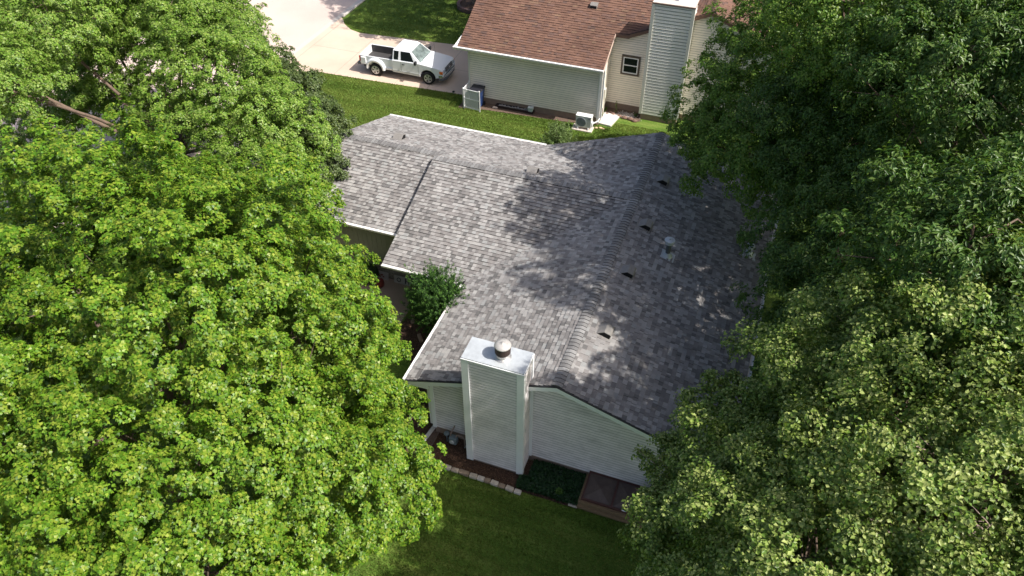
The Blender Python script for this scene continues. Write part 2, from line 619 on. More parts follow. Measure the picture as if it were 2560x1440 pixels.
def gutter(P, Q, out, parent, w=.13, h=.12, name='gutter'):
    """open K-style trough along P->Q, 'out' = horizontal outward direction"""
    P = Vector(P); Q = Vector(Q); o = Vector(out); t = .024
    mb = MB()
    up_ = Vector((0, 0, 1))
    prof = [(0, 0), (0, -h), (w * .7, -h), (w, -h * .35), (w, .0), (w - t, 0), (w - t, -h * .35), (w * .68, -h + t), (t, -h + t), (t, 0)]
    mb.prism([P + o * a + up_ * bb for a, bb in prof], Q - P)
    g = mb.build(name, M['gutter'], parent, world=True)
    # end caps + bed
    m2 = MB()
    m2.prism([P + o * a + up_ * bb for a, bb in [(t, -h + t + .002), (w * .66, -h + t + .002), (w * .88, -h * .3), (w * .86, -.012), (t, -.012)]], Q - P)
    m2.build('gutter_liner', M['gutin'], g, world=True)
    return g


# ------------------------------------------------------------------ ground and paving
def sheet(name, poly, z, m, thick=None, kind='structure'):
    mb = MB()
    if thick:
        mb.prism([(x, y, z - thick) for x, y in poly], (0, 0, thick))
    else:
        mb.add([(x, y, z) for x, y in poly], [list(range(len(poly)))])
    return tag(mb.build(name, m), kind=kind)


sheet('lawn', [(-300, -250), (300, -250), (300, 350), (-300, 350)], 0, M['lawn'])
sheet('street', [(-36.5, -60), (-26.75, -60), (-26.75, 120), (-36.5, 120)], .006, M['street'])
# gutter pan strip of the street
sheet('street_gutter', [(-26.75, -60), (-26.42, -60), (-26.42, 120), (-26.75, 120)], .010, M['curb'])


def arc(cx, cy, r, a0, a1, n=8):
    return [(cx + r * math.cos(R(a0 + (a1 - a0) * i / n)), cy + r * math.sin(R(a0 + (a1 - a0) * i / n))) for i in range(n + 1)]


# curbs north of the driveway, between the driveways and south (real steps)
for (y0, y1) in ((41.15, 120), (27.4, 32.9), (-60, 20.0)):
    mb = MB().box(-26.42, y0, 0, -26.26, y1, .11)
    tag(mb.build('curb', M['curb'], bevel=.03), kind='structure')
# neighbour driveway with flared apron
drive = [(-26.42, 32.75)] + [(-25.9, 33.2), (-25.2, 33.7), (-24.0, 34.08), (-20.35, 34.2), (-15.0, 34.45), (-14.7, 34.45), (-14.7, 39.95), (-18.03, 39.95), (-21.2, 39.68), (-24.2, 39.45), (-24.95, 39.68), (-25.7, 40.25), (-26.2, 40.9), (-26.42, 41.15)]
sheet('driveway', drive, .014, M['concrete'])
mbj = MB()
for x in (-26.0, -23.0, -19.3, -17.4):
    y0, y1 = (33.2, 40.7) if x < -25.5 else (34.2, 39.5)
    mbj.box(x, y0, .0155, x + .018, y1, .0172)
mbj.box(-26.0, 37.0, .0155, -14.8, 37.018, .0172)
mbj.build('driveway_joint', mat('joint', (.30, .24, .20), rough=.9))
tag(bpy.data.objects['driveway_joint'], kind='structure')
# raised turf lip on the north lawn lobe
# main house driveway (west)
sheet('driveway', [(-26.42, 20.3), (-25.5, 20.9), (-15.3, 21.0), (-15.3, 26.4), (-25.5, 26.6), (-26.42, 27.3)], .014, M['concrete'])
sheet('patio', [(-13.8, 17.2), (-10.75, 17.2), (-10.75, 19.7), (-13.8, 19.7)], .02, M['patio'])
sheet('footpath', [(-15.5, 17.2), (-13.8, 17.2), (-13.8, 18.6), (-15.5, 21.0)], .018, M['patio'])
# planting beds
bedc = [(-8.6, 12.9), (-7.9, 12.35), (-7.15, 12.42), (-6.8, 12.38), (-4.7, 12.33), (-2.4, 12.33), (-2.4, 13.5), (-7.5, 13.5), (-7.5, 18), (-10.7, 18), (-10.7, 16.6), (-8.8, 15.5)]
sheet('mulch_bed', bedc, .012, M['mulch'])
sheet('mulch_bed', [(-15.0, 33.1), (-13.4, 33.35), (-9.2, 33.62), (-7.6, 33.9), (-7.6, 34.05), (-15.0, 34.05)], .010, M['soil'])
sheet('mulch_bed', [(-7.6, 34.9), (-7.0, 35.15), (-6.3, 34.95), (-5.7, 34.9), (-5.7, 35.9), (-7.6, 35.9)], .011, M['soil'])
# loose mulch chips
mb = MB()
for i in range(2600):
    x = rnd.uniform(-8.4, -4.5); y = rnd.uniform(12.45, 13.45)
    if x < -7.3 and y < 12.9: continue
    s_ = rnd.uniform(.012, .03); a = rnd.uniform(0, 6.28)
    c = rnd.choice(((.08, .042, .026), (.13, .07, .042), (.22, .13, .08), (.05, .03, .02)))
    dx, dy = math.cos(a) * s_, math.sin(a) * s_
    z = .02 + rnd.random() * .02
    mb.add([(x - dx, y - dy, z), (x + dy * .3, y - dx * .3, z + .01), (x + dx, y + dy, z + rnd.uniform(-.005, .02)), (x - dy * .3, y + dx * .3, z)], [(0, 1, 2, 3)], c)
tag(mb.build('mulch_chips', mat('chips', attr=True, rough=.9)), kind='stuff')

# ------------------------------------------------------------------ main house
XL, YB, ZE, S = -15.84, 27.34, 2.45, .335
YR1, ZR1, XS, YR2, ZR2 = 23.2, 3.84, -11.41, 22.7, 4.0
XB, ZB, XBL, XBR, YF, YBK = -3.5, 4.06, -8.22, 1.47, 13.31, 27.4
YE1, YE2 = 19.5, 17.99
house = thing('house', 'large grey-shingled house with white siding filling the middle of the photo', 'house', (-6, 20, 0))
zA1 = lambda y: ZR1 - S * (YR1 - y)
zA2 = lambda y: ZR2 - S * (YR2 - y)
zAb = lambda y: ZE + S * (YB - y)
zBl = lambda x: ZB - S * (XB - x)
zBr = lambda x: ZB - S * (x - XB)

# roof deck (thick) as one mesh, shingles as another mesh in the same part
roof = MB()
F = lambda pts, z: [(x, y, z(y) if z in (zA1, zA2, zAb) else z(x)) for x, y in pts]
pA1 = F([(XL, YE1), (XS, YE1), (XS, YR1), (XL, YR1)], zA1)
pA2 = F([(XS, YE2), (-8.38, YE2), (-3.68, YR2), (XS, YR2)], zA2)
pAb1 = F([(XL, YB), (XL, YR1), (XS, YR1), (XS, YB)], zAb)
pAb2 = F([(XS, YB), (XS, YR2), (-3.68, YR2), (-8.306, YB)], zAb)
pBl1 = F([(XBL, YF), (XB, YF), (XB, YR2), (-3.68, YR2), (XBL, 18.159)], zBl)
pBl2 = F([(-3.68, YR2), (XB, YR2), (XB, YBK), (-8.36, YBK)], zBl)
pBr = F([(XB, YF), (XBR, YF), (XBR, YBK), (XB, YBK)], zBr)
deck = MB()
for P in (pA1, pA2, pAb1, pAb2, pBl1, pBl2, pBr):
    deck.prism([(x, y, z - .035) for x, y, z in P], (0, 0, -.10))
roofo = deck.build('roof', M['dark'], house, world=True)
sl = math.hypot(1, S)
sh = MB()
shingles(sh, (XL, YE1, zA1(YE1)), (1, 0, 0), (0, 1, S), [pA1], GREY, 11)
shingles(sh, (XS, YE2, zA2(YE2)), (1, 0, 0), (0, 1, S), [pA2], GREY, 12)
shingles(sh, (0, YB, ZE), (-1, 0, 0), (0, -1, S), [pAb1, pAb2], GREY, 13)
shingles(sh, (XBL, 0, zBl(XBL)), (0, -1, 0), (1, 0, S), [pBl1, pBl2], GREY, 14)
shingles(sh, (XBR, 0, zBr(XBR)), (0, 1, 0), (-1, 0, S), [pBr], GREY, 15)
# step gable strip between the two parallel front slopes
sho = sh.build('shingles', M['shingle'], roofo, world=True)
CAPG = [((.26, .254, .25), 20), ((.22, .214, .21), 20), ((.19, .185, .183), 12), ((.30, .295, .29), 5)]
for (a_, b_, l_, r_, sd_) in (((XS + .1, YR1, ZR1), (XL, YR1, ZR1), (0, -1, -S), (0, 1, -S), 3), ((-3.75, YR2, ZR2), (XS, YR2, ZR2), (0, -1, -S), (0, 1, -S), 4), ((XB, YF, ZB), (XB, YBK, ZB), (-1, 0, -S), (1, 0, -S), 5)):
    cp = MB()
    caps(cp, a_, b_, l_, r_, CAPG, sd_)
    cp.build('ridge_cap', M['shingle'], roofo, world=True)
# fascias / rakes
def rk1(P, Q, out, m='trim', par=None, name='fascia', **k):
    mb = MB(); rake(mb, P, Q, out, **k); mb.build(name, M[m], par or roofo, world=True)
def rake(mb, P, Q, out, h=.17, t=.025, z0=-.04):
    P = Vector(P); Q = Vector(Q); o = Vector(out)
    a = [P + Vector((0, 0, z0)), Q + Vector((0, 0, z0)), Q + Vector((0, 0, z0 - h)), P + Vector((0, 0, z0 - h))]
    mb.prism(a, o * t)
rk1((XBL, YF, zBl(XBL)), (XB, YF, ZB), (0, -1, 0))
rk1((XB, YF, ZB), (-.72, YF, zBr(-.72)), (0, -1, 0))
rk1((-.70, YF + .03, zBr(-.70)), (XBR, YF + .03, zBr(XBR)), (0, -1, 0))
rk1((XBL, YBK, zBl(XBL)), (XB, YBK, ZB), (0, 1, 0))
rk1((XB, YBK, ZB), (XBR, YBK, zBr(XBR)), (0, 1, 0))
rk1((XL, YE1, zA1(YE1)), (XL, YR1, ZR1), (-1, 0, 0))
rk1((XL, YR1, ZR1), (XL, YB, ZE), (-1, 0, 0))
rk1((XS, YE2, zA2(YE2)), (XS, YR2, ZR2), (-1, 0, 0), h=.10)
def drip(P, Q, out):
    rk1(P, Q, out, 'dark', name='drip_edge', h=.035, t=.034, z0=-.004)
drip((XBL, YF, zBl(XBL)), (XB, YF, ZB), (0, -1, 0))
drip((XB, YF, ZB), (XBR, YF, zBr(XBR)), (0, -1, 0))
# box return at the front left eave
rb = MB().prism([(XBL - .1, YF + .0, zBl(XBL) - .06), (-7.5, YF, zBl(-7.5) - .2), (-7.5, YF, zBl(-7.5) - .42), (-7.62, YF, zBl(-7.5) - .42), (XBL - .1, YF, zBl(XBL) - .22)], (0, .19, 0))
rb.build('eave_return', M['trim'], roofo, world=True)
# porch gable panel at the front right
rb = MB().prism([(.62, YF + .05, zBr(.62) - .2), (XBR, YF + .05, zBr(XBR) - .2), (XBR, YF + .05, zBr(XBR) - .24), (.95, YF + .05, zBr(.95) - .38), (.62, YF + .05, zBr(.62) - .5)], (0, .06, 0))
rb.build('porch_panel', M['trim'], roofo, world=True)
gutter((XL, YB + .003, ZE + .018), (-8.35, YB + .003, ZE + .018), (0, 1, 0), roofo)
gutter((XL, YE1, zA1(YE1) + .0), (XS, YE1, zA1(YE1) + .0), (0, -1, 0), roofo)
gutter((XS, YE2, zA2(YE2) + .0), (-8.48, YE2, zA2(YE2) + .0), (0, -1, 0), roofo)
gutter((XBL, YF + .02, zBl(XBL) - .02), (XBL, YE2 - .1, zBl(XBL) - .02), (-1, 0, 0), roofo)
gutter((XBR, YF, zBr(XBR) - .02), (XBR, YBK, zBr(XBR) - .02), (1, 0, 0), roofo)

# walls
w = MB()
zg = lambda x: (zBl(x) if x < XB else zBr(x)) - .15
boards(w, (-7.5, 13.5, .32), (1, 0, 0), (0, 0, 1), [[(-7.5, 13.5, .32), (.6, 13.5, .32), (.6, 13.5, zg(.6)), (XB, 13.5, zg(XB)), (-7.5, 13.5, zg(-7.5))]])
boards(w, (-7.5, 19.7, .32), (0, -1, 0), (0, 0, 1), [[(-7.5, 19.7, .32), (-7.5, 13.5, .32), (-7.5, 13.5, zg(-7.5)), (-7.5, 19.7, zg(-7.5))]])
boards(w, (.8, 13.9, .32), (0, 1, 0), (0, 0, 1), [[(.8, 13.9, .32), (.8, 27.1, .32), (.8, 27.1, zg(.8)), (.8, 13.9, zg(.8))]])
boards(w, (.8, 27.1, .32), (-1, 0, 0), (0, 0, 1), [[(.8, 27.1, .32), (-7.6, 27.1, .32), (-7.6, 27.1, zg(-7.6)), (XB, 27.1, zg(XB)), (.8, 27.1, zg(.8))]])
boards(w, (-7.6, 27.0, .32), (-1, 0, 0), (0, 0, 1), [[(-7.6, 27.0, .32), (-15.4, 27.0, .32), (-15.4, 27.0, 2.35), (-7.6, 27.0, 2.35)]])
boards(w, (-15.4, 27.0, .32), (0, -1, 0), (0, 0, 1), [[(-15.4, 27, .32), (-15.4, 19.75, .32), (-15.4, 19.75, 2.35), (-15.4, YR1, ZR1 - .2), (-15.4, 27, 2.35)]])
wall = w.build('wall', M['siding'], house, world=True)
core = MB().box(-7.47, 13.53, 0, .77, 27.07, 2.2).box(-15.37, 19.8, 0, -7.4, 26.97, 2.2)
core.prism([(-7.47, 13.53, 2.2), (.57, 13.53, 2.2), (.57, 13.53, zg(.57)), (XB, 13.53, zg(XB) - .02), (-7.47, 13.53, zg(-7.47))], (0, 13.5, 0))
core.build('wall_core', M['siding'], wall, world=True)
fd = MB().box(-7.48, 13.515, 0, .6, 13.7, .32).box(-7.49, 13.5, 0, -7.3, 19.7, .32)
fd.build('foundation', M['found'], house, world=True)
# entry wall under the porch roof: brick below, olive panels above
br = MB().box(-15.42, 19.68, 0, -7.5, 19.8, .86)
br.build('brick_wall', M['brick'], house, world=True)
br = MB().box(-15.45, 19.62, .86, -7.5, 19.8, .93)
br.build('brick_sill', mat('brick sill', (.22, .14, .12), rough=.9, noise=.5, nscale=14), house, world=True)
pn = MB()
x = -15.4
while x < -7.6:
    pn.box(x, 19.70, .93, x + .192, 19.79, 2.42)
    x += .2
pn.build('panel_siding', M['olive'], house, world=True)
MB().box(-15.4, 19.735, .93, -7.6, 19.8, 2.42).build('panel_gap', mat('groove', (.06, .06, .045)), house, world=True)
# soffit of the A2 porch roof
MB().box(XS, YE2 + .02, 2.27, -7.5, 19.7, 2.29).build('soffit', M['soffit'], roofo, world=True)
# porch recess at front right
MB().box(.62, 13.62, .3, 1.3, 13.66, zg(1.3) - .1).build('screen', M['wallint'], house, world=True)
cb = MB()
for bx_ in ((-7.545, 13.455, .3, -7.42, 13.56, zg(-7.5)), (-4.32, 13.455, .3, -4.22, 13.50, zg(-4.3)), (.60, 13.44, .3, .78, 13.62, zg(.7))):
    MB().box(*bx_).build('corner_board', M['trim'], house, world=True)

# chimney
CX0, CX1, CY0, CY1, CT = -6.07, -4.32, 12.85, 13.60, 4.70
ch = MB()
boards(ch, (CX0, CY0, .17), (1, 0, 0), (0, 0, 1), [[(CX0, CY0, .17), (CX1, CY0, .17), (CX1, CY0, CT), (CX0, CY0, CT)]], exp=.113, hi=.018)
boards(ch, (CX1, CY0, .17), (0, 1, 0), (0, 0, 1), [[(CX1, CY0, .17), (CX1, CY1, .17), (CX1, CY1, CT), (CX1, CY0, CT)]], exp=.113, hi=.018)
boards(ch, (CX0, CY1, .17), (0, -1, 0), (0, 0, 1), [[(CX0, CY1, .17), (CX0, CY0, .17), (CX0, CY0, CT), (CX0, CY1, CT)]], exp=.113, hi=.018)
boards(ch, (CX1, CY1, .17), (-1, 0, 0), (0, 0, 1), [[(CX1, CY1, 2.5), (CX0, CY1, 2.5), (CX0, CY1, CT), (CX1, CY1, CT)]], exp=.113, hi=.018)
ch.box(CX0 + .01, CY0 + .01, .17, CX1 - .01, CY1 - .01, CT - .01)
chim = ch.build('chimney', M['siding'], house, world=True)
for (xa, xb, xc, xd) in ((CX0 - .045, CX0 + .17, CX0 - .045, CX0 - .002), (CX1 - .17, CX1 + .045, CX1 + .002, CX1 + .045)):
    MB().prism([(xa, CY0 - .045, .12), (xb, CY0 - .045, .12)] + ([(xb, CY0 + .09, .12), (xc, CY0 + .09, .12), (xc, CY0 + .002, .12), (xa, CY0 + .002, .12)] if xa > -5 else [(xb, CY0 + .002, .12), (xd, CY0 + .002, .12), (xd, CY0 + .09, .12), (xa, CY0 + .09, .12)]), (0, 0, CT - .12)).build('corner_board', M['trim'], chim, world=True, bevel=.004)
    MB().box(xc, CY1 - .09, 2.4, xd, CY1 + .045, CT).build('corner_board', M['trim'], chim, world=True)
MB().box(CX0 + .02, CY0 + .04, 0, CX1 - .02, CY1, .17).build('base', M['found'], chim, world=True)
MB().box(CX0 - .05, CY0 - .05, CT, CX1 + .05, CY1 + .05, CT + .035).build('cap_trim', M['trim'], chim, world=True)
cpn = MB()
cpn.hexa([(CX0 - .03, CY0 - .03, CT + .036), (CX1 + .03, CY0 - .03, CT + .036), (CX1 + .03, CY1 + .03, CT + .036), (CX0 - .03, CY1 + .03, CT + .036)],
         [(CX0 - .03, CY0 - .03, CT + .075), (CX1 + .03, CY0 - .03, CT + .075), (CX1 + .03, CY1 + .03, CT + .09), (CX0 - .03, CY1 + .03, CT + .09)])
cpn.build('chimney_cap', M['galv'], chim, world=True)
fc = (-5.04, 13.22, CT + .08)
fl = MB().lathe([(.24, 0), (.24, .02), (.18, .05), (.175, .13), (.215, .15), (.215, .17), (.18, .18)], fc, 24).build('flue_collar', M['galvd'], chim, world=True, smooth=False)
MB().lathe([(.17, .17), (.215, .20), (.222, .42), (.20, .44)], fc, 28).build('spark_screen', M['rust'], chim, world=True)
MB().lathe([(.225, .425), (.235, .44), (.225, .47), (.12, .51), (.03, .53), (.02, .55), (.0, .55)], fc, 28).build('flue_cap', mat('tarnished cap', (.46, .44, .42), rough=.6, metal=.1, noise=.1), chim, world=True, smooth=True)

# roof vents (sub-parts of the roof)
def vent(P, d, u, name='roof_vent'):
    """P on roof, d = downslope unit, u = along-course unit"""
    P = Vector(P); d = Vector(d).normalized(); u = Vector(u).normalized(); n = u.cross(d)
    if n.z < 0: n = -n
    q = lambda a, bb, c: P + u * a + d * bb + n * c
    W = .20
    mb = MB()
    prof = [(-.22, .012), (-.02, .21), (.18, .20), (.22, .16), (.22, .03), (.18, .012)]
    mb.prism([q(-W, a, c) for a, c in prof], u * (2 * W))
    mb.add([q(-W - .08, -.27, .02), q(W + .08, -.27, .02), q(W + .08, .23, .02), q(-W - .08, .23, .02)], [(0, 1, 2, 3)])
    o = mb.build(name, M['vent'], roofo, world=True, bevel=.008)
    for sg in (-1, 1):  # wedge sides: dark metal with its shade painted in as black
        pr = [q(sg * (W + .002), a, c) for a, c in [(-.17, .03), (-.02, .19), (.17, .185), (.20, .15), (.20, .03)]]
        m2 = MB().add(pr, [(0, 1, 2, 3, 4) if sg < 0 else (4, 3, 2, 1, 0)])
        m2.build('vent_dark_face', M['black'], roofo, world=True)
    return o
for y in (24.33, 21.45, 18.83, 15.97):
    vent((-2.86, y, zBr(-2.86)), (1, 0, -S), (0, 1, 0))
vent((-13.66, 24.13, zAb(24.13)), (0, 1, -S), (1, 0, 0))
vent((-7.59, 23.24, zAb(23.24)), (0, 1, -S), (1, 0, 0))
# flue pipe through the roof
def flue(P, h, r=.085, lean=0):
    P = Vector(P)
    z = P.z
    a = MB()
    a.prism([P + Vector((-.22, -.22, .075 + .02)), P + Vector((.25, -.22, -.085 + .02)), P + Vector((.25, .22, -.085 + .02)), P + Vector((-.22, .22, .075 + .02))], (0, 0, .006))
    a.lathe([(.17, -.02), (.11, .14), (.105, .16)], P, 18)
    o = a.build('flue_pipe', M['galv'], roofo, world=True)
    MB().lathe([(r, .1), (r, h - .13)], P, 16).build('flue_stack', M['pipe'], roofo, world=True, smooth=False)
    MB().lathe([(r + .03, h - .17), (r + .06, h - .15), (r + .06, h - .05), (r + .10, h - .03), (r + .09, h), (.03, h + .03), (.03, h + .06), (.0, h + .065)], P, 18).build('flue_cap', M['galv'], roofo, world=True)
flue((-1.84, 20.52, zBr(-1.84)), .70, .08)
flue((.78, 22.69, zBr(.78)), .42, .05)

# downspout at the front left corner
ds = MB()
ds.box(-7.66, 13.52, .35, -7.56, 13.60, 2.35)
ds.box(-7.64, 12.80, .04, -7.54, 13.62, .14, rot=(R(-17), 0, 0), piv=(-7.59, 13.6, .1))
ds.build('downspout', M['gutter'], house, world=True, bevel=.006)

# ------------------------------------------------------------------ things beside the main house
spl = MB().box(-7.72, 12.5, 0, -7.69, 13.5, .05).box(-7.40, 12.5, 0, -7.37, 13.5, .05).box(-7.69, 12.5, 0, -7.40, 13.5, .02)
spb = thing('splash_block', 'shallow grey gutter splash tray running out from the white downspout', 'splash block', (-7.55, 13, 0))
spl.build('tray', mat('tray', (.16, .12, .10), rough=.9, noise=.2), spb, world=True)
gm = thing('gas_meter', 'grey gas meter with pipes beside the white chimney base', 'gas meter', (-6.75, 13.2, 0))
MB().box(-6.86, 13.08, .18, -6.58, 13.28, .50).build('meter_body', M['meter'], gm, world=True, bevel=.06, seg=3)
MB().lathe([(.085, 0), (.085, -.03), (.06, -.045)], (-6.72, 13.07, .36), 14, 'Y').build('dial', M['galv'], gm, world=True)
g_ = MB()
g_.tube([(-6.80, 13.18, .48), (-6.80, 13.18, .62), (-6.78, 13.3, .66), (-6.78, 13.46, .66)], .022, 8)
g_.tube([(-6.64, 13.18, .48), (-6.60, 13.20, .58), (-6.42, 13.22, .58), (-6.36, 13.22, .50), (-6.36, 13.22, .02)], .022, 8)
g_.build('pipe', mat('pipe brown', (.30, .22, .18), rough=.6), gm, world=True, smooth=True)
MB().ball((-6.98, 13.26, .44), (.10, .09, .07), 6).tube([(-6.98, 13.26, .42), (-6.98, 13.26, 0)], .02).build('regulator', M['meter'], gm, world=True, smooth=True)
MB().tube([(-6.36, 13.2, .04), (-6.14, 13.44, .5)], .018, 6).build('brace', M['galv'], gm, world=True)

# limestone edging, one by one
sx = [(-7.22, 12.50, -38, .24), (-6.84, 12.36, -8, .30), (-6.56, 12.33, -4, .21), (-6.31, 12.33, -2, .24), (-6.01, 12.32, -3, .32), (-5.70, 12.31, 0, .24), (-5.45, 12.31, -2, .23), (-5.23, 12.31, 2, .18), (-5.00, 12.30, -2, .24), (-4.76, 12.29, -4, .20), (-4.50, 12.27, -8, .25), (-4.24, 12.26, -3, .22)]
words = ['first', 'second', 'third', 'fourth', 'fifth', 'sixth', 'seventh', 'eighth', 'ninth', 'tenth', 'eleventh', 'twelfth']
for i, (x, y, a, ln) in enumerate(sx):
    mb = MB()
    c = rnd.choice(((.62, .55, .46), (.66, .59, .51), (.50, .41, .32), (.58, .50, .40)))
    if i in (4, 7, 9): c = (.33, .25, .18)
    hz = rnd.uniform(.09, .13)
    mb.box(-ln / 2, -.075, 0, ln / 2, .075, hz, col=c)
    o = mb.build('edging_stone', M['limestone'], bevel=.022, seg=2)
    o.location = (x, y, 0); o.rotation_euler = (0, rnd.uniform(-.03, .03), R(a) + rnd.uniform(-.05, .05))
    tag(o, 'limestone edging block of the mulch bed, %s from the downspout end' % words[i], 'edging stone', 'edging stones of the mulch bed')
mb = MB().box(-.14, -.06, 0, .14, .06, .09, col=(.5, .43, .35))
o = mb.build('edging_stone', M['limestone'], bevel=.02); o.location = (-2.55, 12.40, 0)
tag(o, 'lone pale edging block touching the corner of the cellar doors', 'edging stone', 'edging stones of the mulch bed')
for i, (x, y, a, t_) in enumerate(((-10.40, 17.9, -65, 'upper of the two tan blocks in shade under the dark yew'), (-9.72, 17.1, -50, 'lower of the two tan blocks in shade under the dark yew'))):
    o = MB().box(-.2, -.07, 0, .2, .07, .10, col=(.36, .25, .18)).build('edging_stone', M['limestone'], bevel=.02)
    o.location = (x, y, .0); o.rotation_euler = (0, 0, R(a)); tag(o, t_, 'edging stone')

# cellar doors
ce = thing('cellar_doors', 'brown steel cellar doors on a low timber curb against the white gable wall', 'cellar doors', (-1.5, 12.9, 0))
X0, X1, Y0, Y1 = -2.38, -.50, 12.40, 13.48
cu = MB().box(X0 - .06, Y0 - .04, 0, X1 + .06, Y0 + .09, .13).box(X0 - .04, Y0 + .04, .131, X1 + .04, Y0 + .16, .26)
cu.box(X0 - .04, Y0 + .161, 0, X0 + .06, Y1, .26).box(X1 - .06, Y0 + .161, 0, X1 + .04, Y1, .26)
cu.build('timber_curb', M['wood'], ce, world=True, bevel=.01)
zz = lambda y: .30 + (y - Y0) * .10
fr = MB()
fy0, fy1, mx_ = Y0 + .12, Y1, (X0 + X1) / 2
fx0, fx1 = X0 + .03, X1 - .03
def slb(x0, y0, x1, y1, t0, t1):
    fr.hexa([(x0, y0, zz(y0) + t0), (x1, y0, zz(y0) + t0), (x1, y1, zz(y1) + t0), (x0, y1, zz(y1) + t0)], [(x0, y0, zz(y0) + t1), (x1, y0, zz(y0) + t1), (x1, y1, zz(y1) + t1), (x0, y1, zz(y1) + t1)])
slb(fx0, fy0, fx1, fy0 + .05, -.06, .02); slb(fx0, fy1 - .05, fx1, fy1, -.06, .02)
slb(fx0, fy0 + .051, fx0 + .05, fy1 - .051, -.06, .02); slb(fx1 - .05, fy0 + .051, fx1, fy1 - .051, -.06, .02); slb(mx_ - .03, fy0 + .051, mx_ + .03, fy1 - .051, -.06, .025)
fr.build('door_frame', M['cellarframe'], ce, world=True)
for (a, bb) in ((fx0 + .05, mx_ - .03), (mx_ + .03, fx1 - .05)):
    y0, y1 = fy0 + .05, fy1 - .05
    cx, cy = (a + bb) / 2, y0 + (y1 - y0) * .42
    MB().add([(a, y0, zz(y0)), (bb, y0, zz(y0)), (bb, y1, zz(y1)), (a, y1, zz(y1)), (cx, cy, zz(cy) + .14)], [(0, 1, 4), (1, 2, 4), (2, 3, 4), (3, 0, 4)]).build('door', M['cellar'], ce, world=True)
MB().box(-1.12, Y0 + .125, .335, -1.0, Y0 + .155, .35).build('latch', M['trim'], ce, world=True)

# entry decor
def signboard(x, w_, tilt, label):
    t = thing('sign_board', label, 'sign', (x, 19.55, .02))
    b = MB().box(-w_ / 2, -.012, 0, w_ / 2, .012, .34, rot=(R(-14), 0, 0), piv=(0, 0, 0)).build('board', M['board'], t, bevel=.004)
    return t, b
t1, b1 = signboard(-12.55, .62, 0, 'pale wooden board with faint flowers leaning on the brick behind the red pot')
t2, b2 = signboard(-11.62, .74, 0, 'pale porch board with a wreath and letter H leaning on the brick wall')
hh = MB()
for (x0, z0, x1, z1) in ((.10, .06, .15, .29), (.24, .06, .29, .29), (.15, .155, .24, .195)):
    hh.box(x0, -.020, z0, x1, -.0135, z1, rot=(R(-14), 0, 0), piv=(0, 0, 0))
hh.build('letter', M['ink'], t2)
ww = MB()
for k_ in range(12):
    a0 = k_ * math.pi / 6; a1 = a0 + math.pi / 6 * .8
    ww.tube([(-.16 + .08 * math.cos(a), -.02 - .24 * (.17 + .08 * math.sin(a)) * -.0, .17 + .08 * math.sin(a)) for a in (a0, a1)], .014, 5)
wo = ww.build('wreath', M['ink'], t2); wo.rotation_euler = (R(-14), 0, 0); wo.location = (0, -.002, 0)
fl_ = MB()
for k_ in range(7):
    fl_.ball((-.2 + k_ * .05, -.02, .17 + .05 * math.sin(k_ * 1.7)), (.04, .006, .035), 4)
fo = fl_.build('flower_print', mat('faded red', (.22, .08, .06), rough=.8), t1); fo.rotation_euler = (R(-14), 0, 0)
pt = thing('flower_pot', 'round dark red pot on the patio in front of the pale board', 'pot', (-12.38, 19.15, .02))
MB().lathe([(.10, 0), (.16, .10), (.17, .22), (.13, .30), (.14, .32), (.11, .32), (.10, .26), (0, .25)], (0, 0, 0), 16).build('pot', M['redpot'], pt, smooth=True)
tb = thing('flower_pot', 'low reddish trough half hidden under the maple by the brick wall', 'pot', (-13.75, 19.35, .02))
MB().hexa([(-.3, -.12, 0), (.3, -.12, 0), (.3, .12, 0), (-.3, .12, 0)], [(-.34, -.15, .25), (.34, -.15, .25), (.34, .15, .25), (-.34, .15, .25)]).build('trough', M['redpot'], tb, bevel=.02)

# ------------------------------------------------------------------ neighbour house
nb = thing('house', 'sage-sided house with a brown shingle roof behind the driveway', 'house', (-10, 37, 0))
NZ, NY, NS = 3.15, 33.6, .5
zN = lambda y: NZ + NS * (y - NY)
XW, ZW, SW = -3.08, 5.84, .44
zWl = lambda x: ZW - SW * (XW - x)
zWr = lambda x: ZW - SW * (x - XW)
NXL, NXR = -15.08, -7.52
RY = NY + (ZW - NZ) / NS   # ridge y
G2 = lambda pts, z: [(x, y, z(y) if z is zN else z(x)) for x, y in pts]
n1 = G2([(NXL, NY), (NXR, NY), (NXR, RY), (NXL, RY)], zN)
n2 = G2([(NXR, 35.62), (-6.81, 35.62), (XW, RY), (NXR, RY)], zN)
n3 = G2([(-6.81, 35.62), (XW, 35.62), (XW, RY)], zWl)
n4 = G2([(XW, 35.62), (.9, 35.62), (.9, RY + 5), (XW, RY + 5)], zWr)
n5 = [(NXL, RY, ZW), (XW, RY, ZW), (XW, RY + 5.4, ZW - 2.7), (NXL, RY + 5.4, ZW - 2.7)]
dk = MB()
for P in (n1, n2, n3, n4, n5):
    dk.prism([(x, y, z - .03) for x, y, z in P], (0, 0, -.10))
nroof = dk.build('roof', M['brownfascia'], nb, world=True)
ns = MB()
shingles(ns, (NXL, NY, NZ), (1, 0, 0), (0, 1, NS), [n1, n2], BROWN, 31, .12, .34)
shingles(ns, (-6.81, 0, zWl(-6.81)), (0, -1, 0), (1, 0, SW), [n3], BROWN, 32, .12, .34)
shingles(ns, (.9, 0, zWr(.9)), (0, 1, 0), (-1, 0, SW), [n4], BROWN, 33, .12, .34)
ns.add([(p[0], p[1], p[2]) for p in n5], [(0, 1, 2, 3)], (.27, .15, .11))
ns.build('shingles', M['shingle'], nroof, world=True)
nf = MB()
rake(nf, (NXR, NY, NZ), (NXR, 35.6, zN(35.6)), (1, 0, 0), h=.14, z0=-.02)
nf.build('rake_board', M['tanfascia'], nroof, world=True)
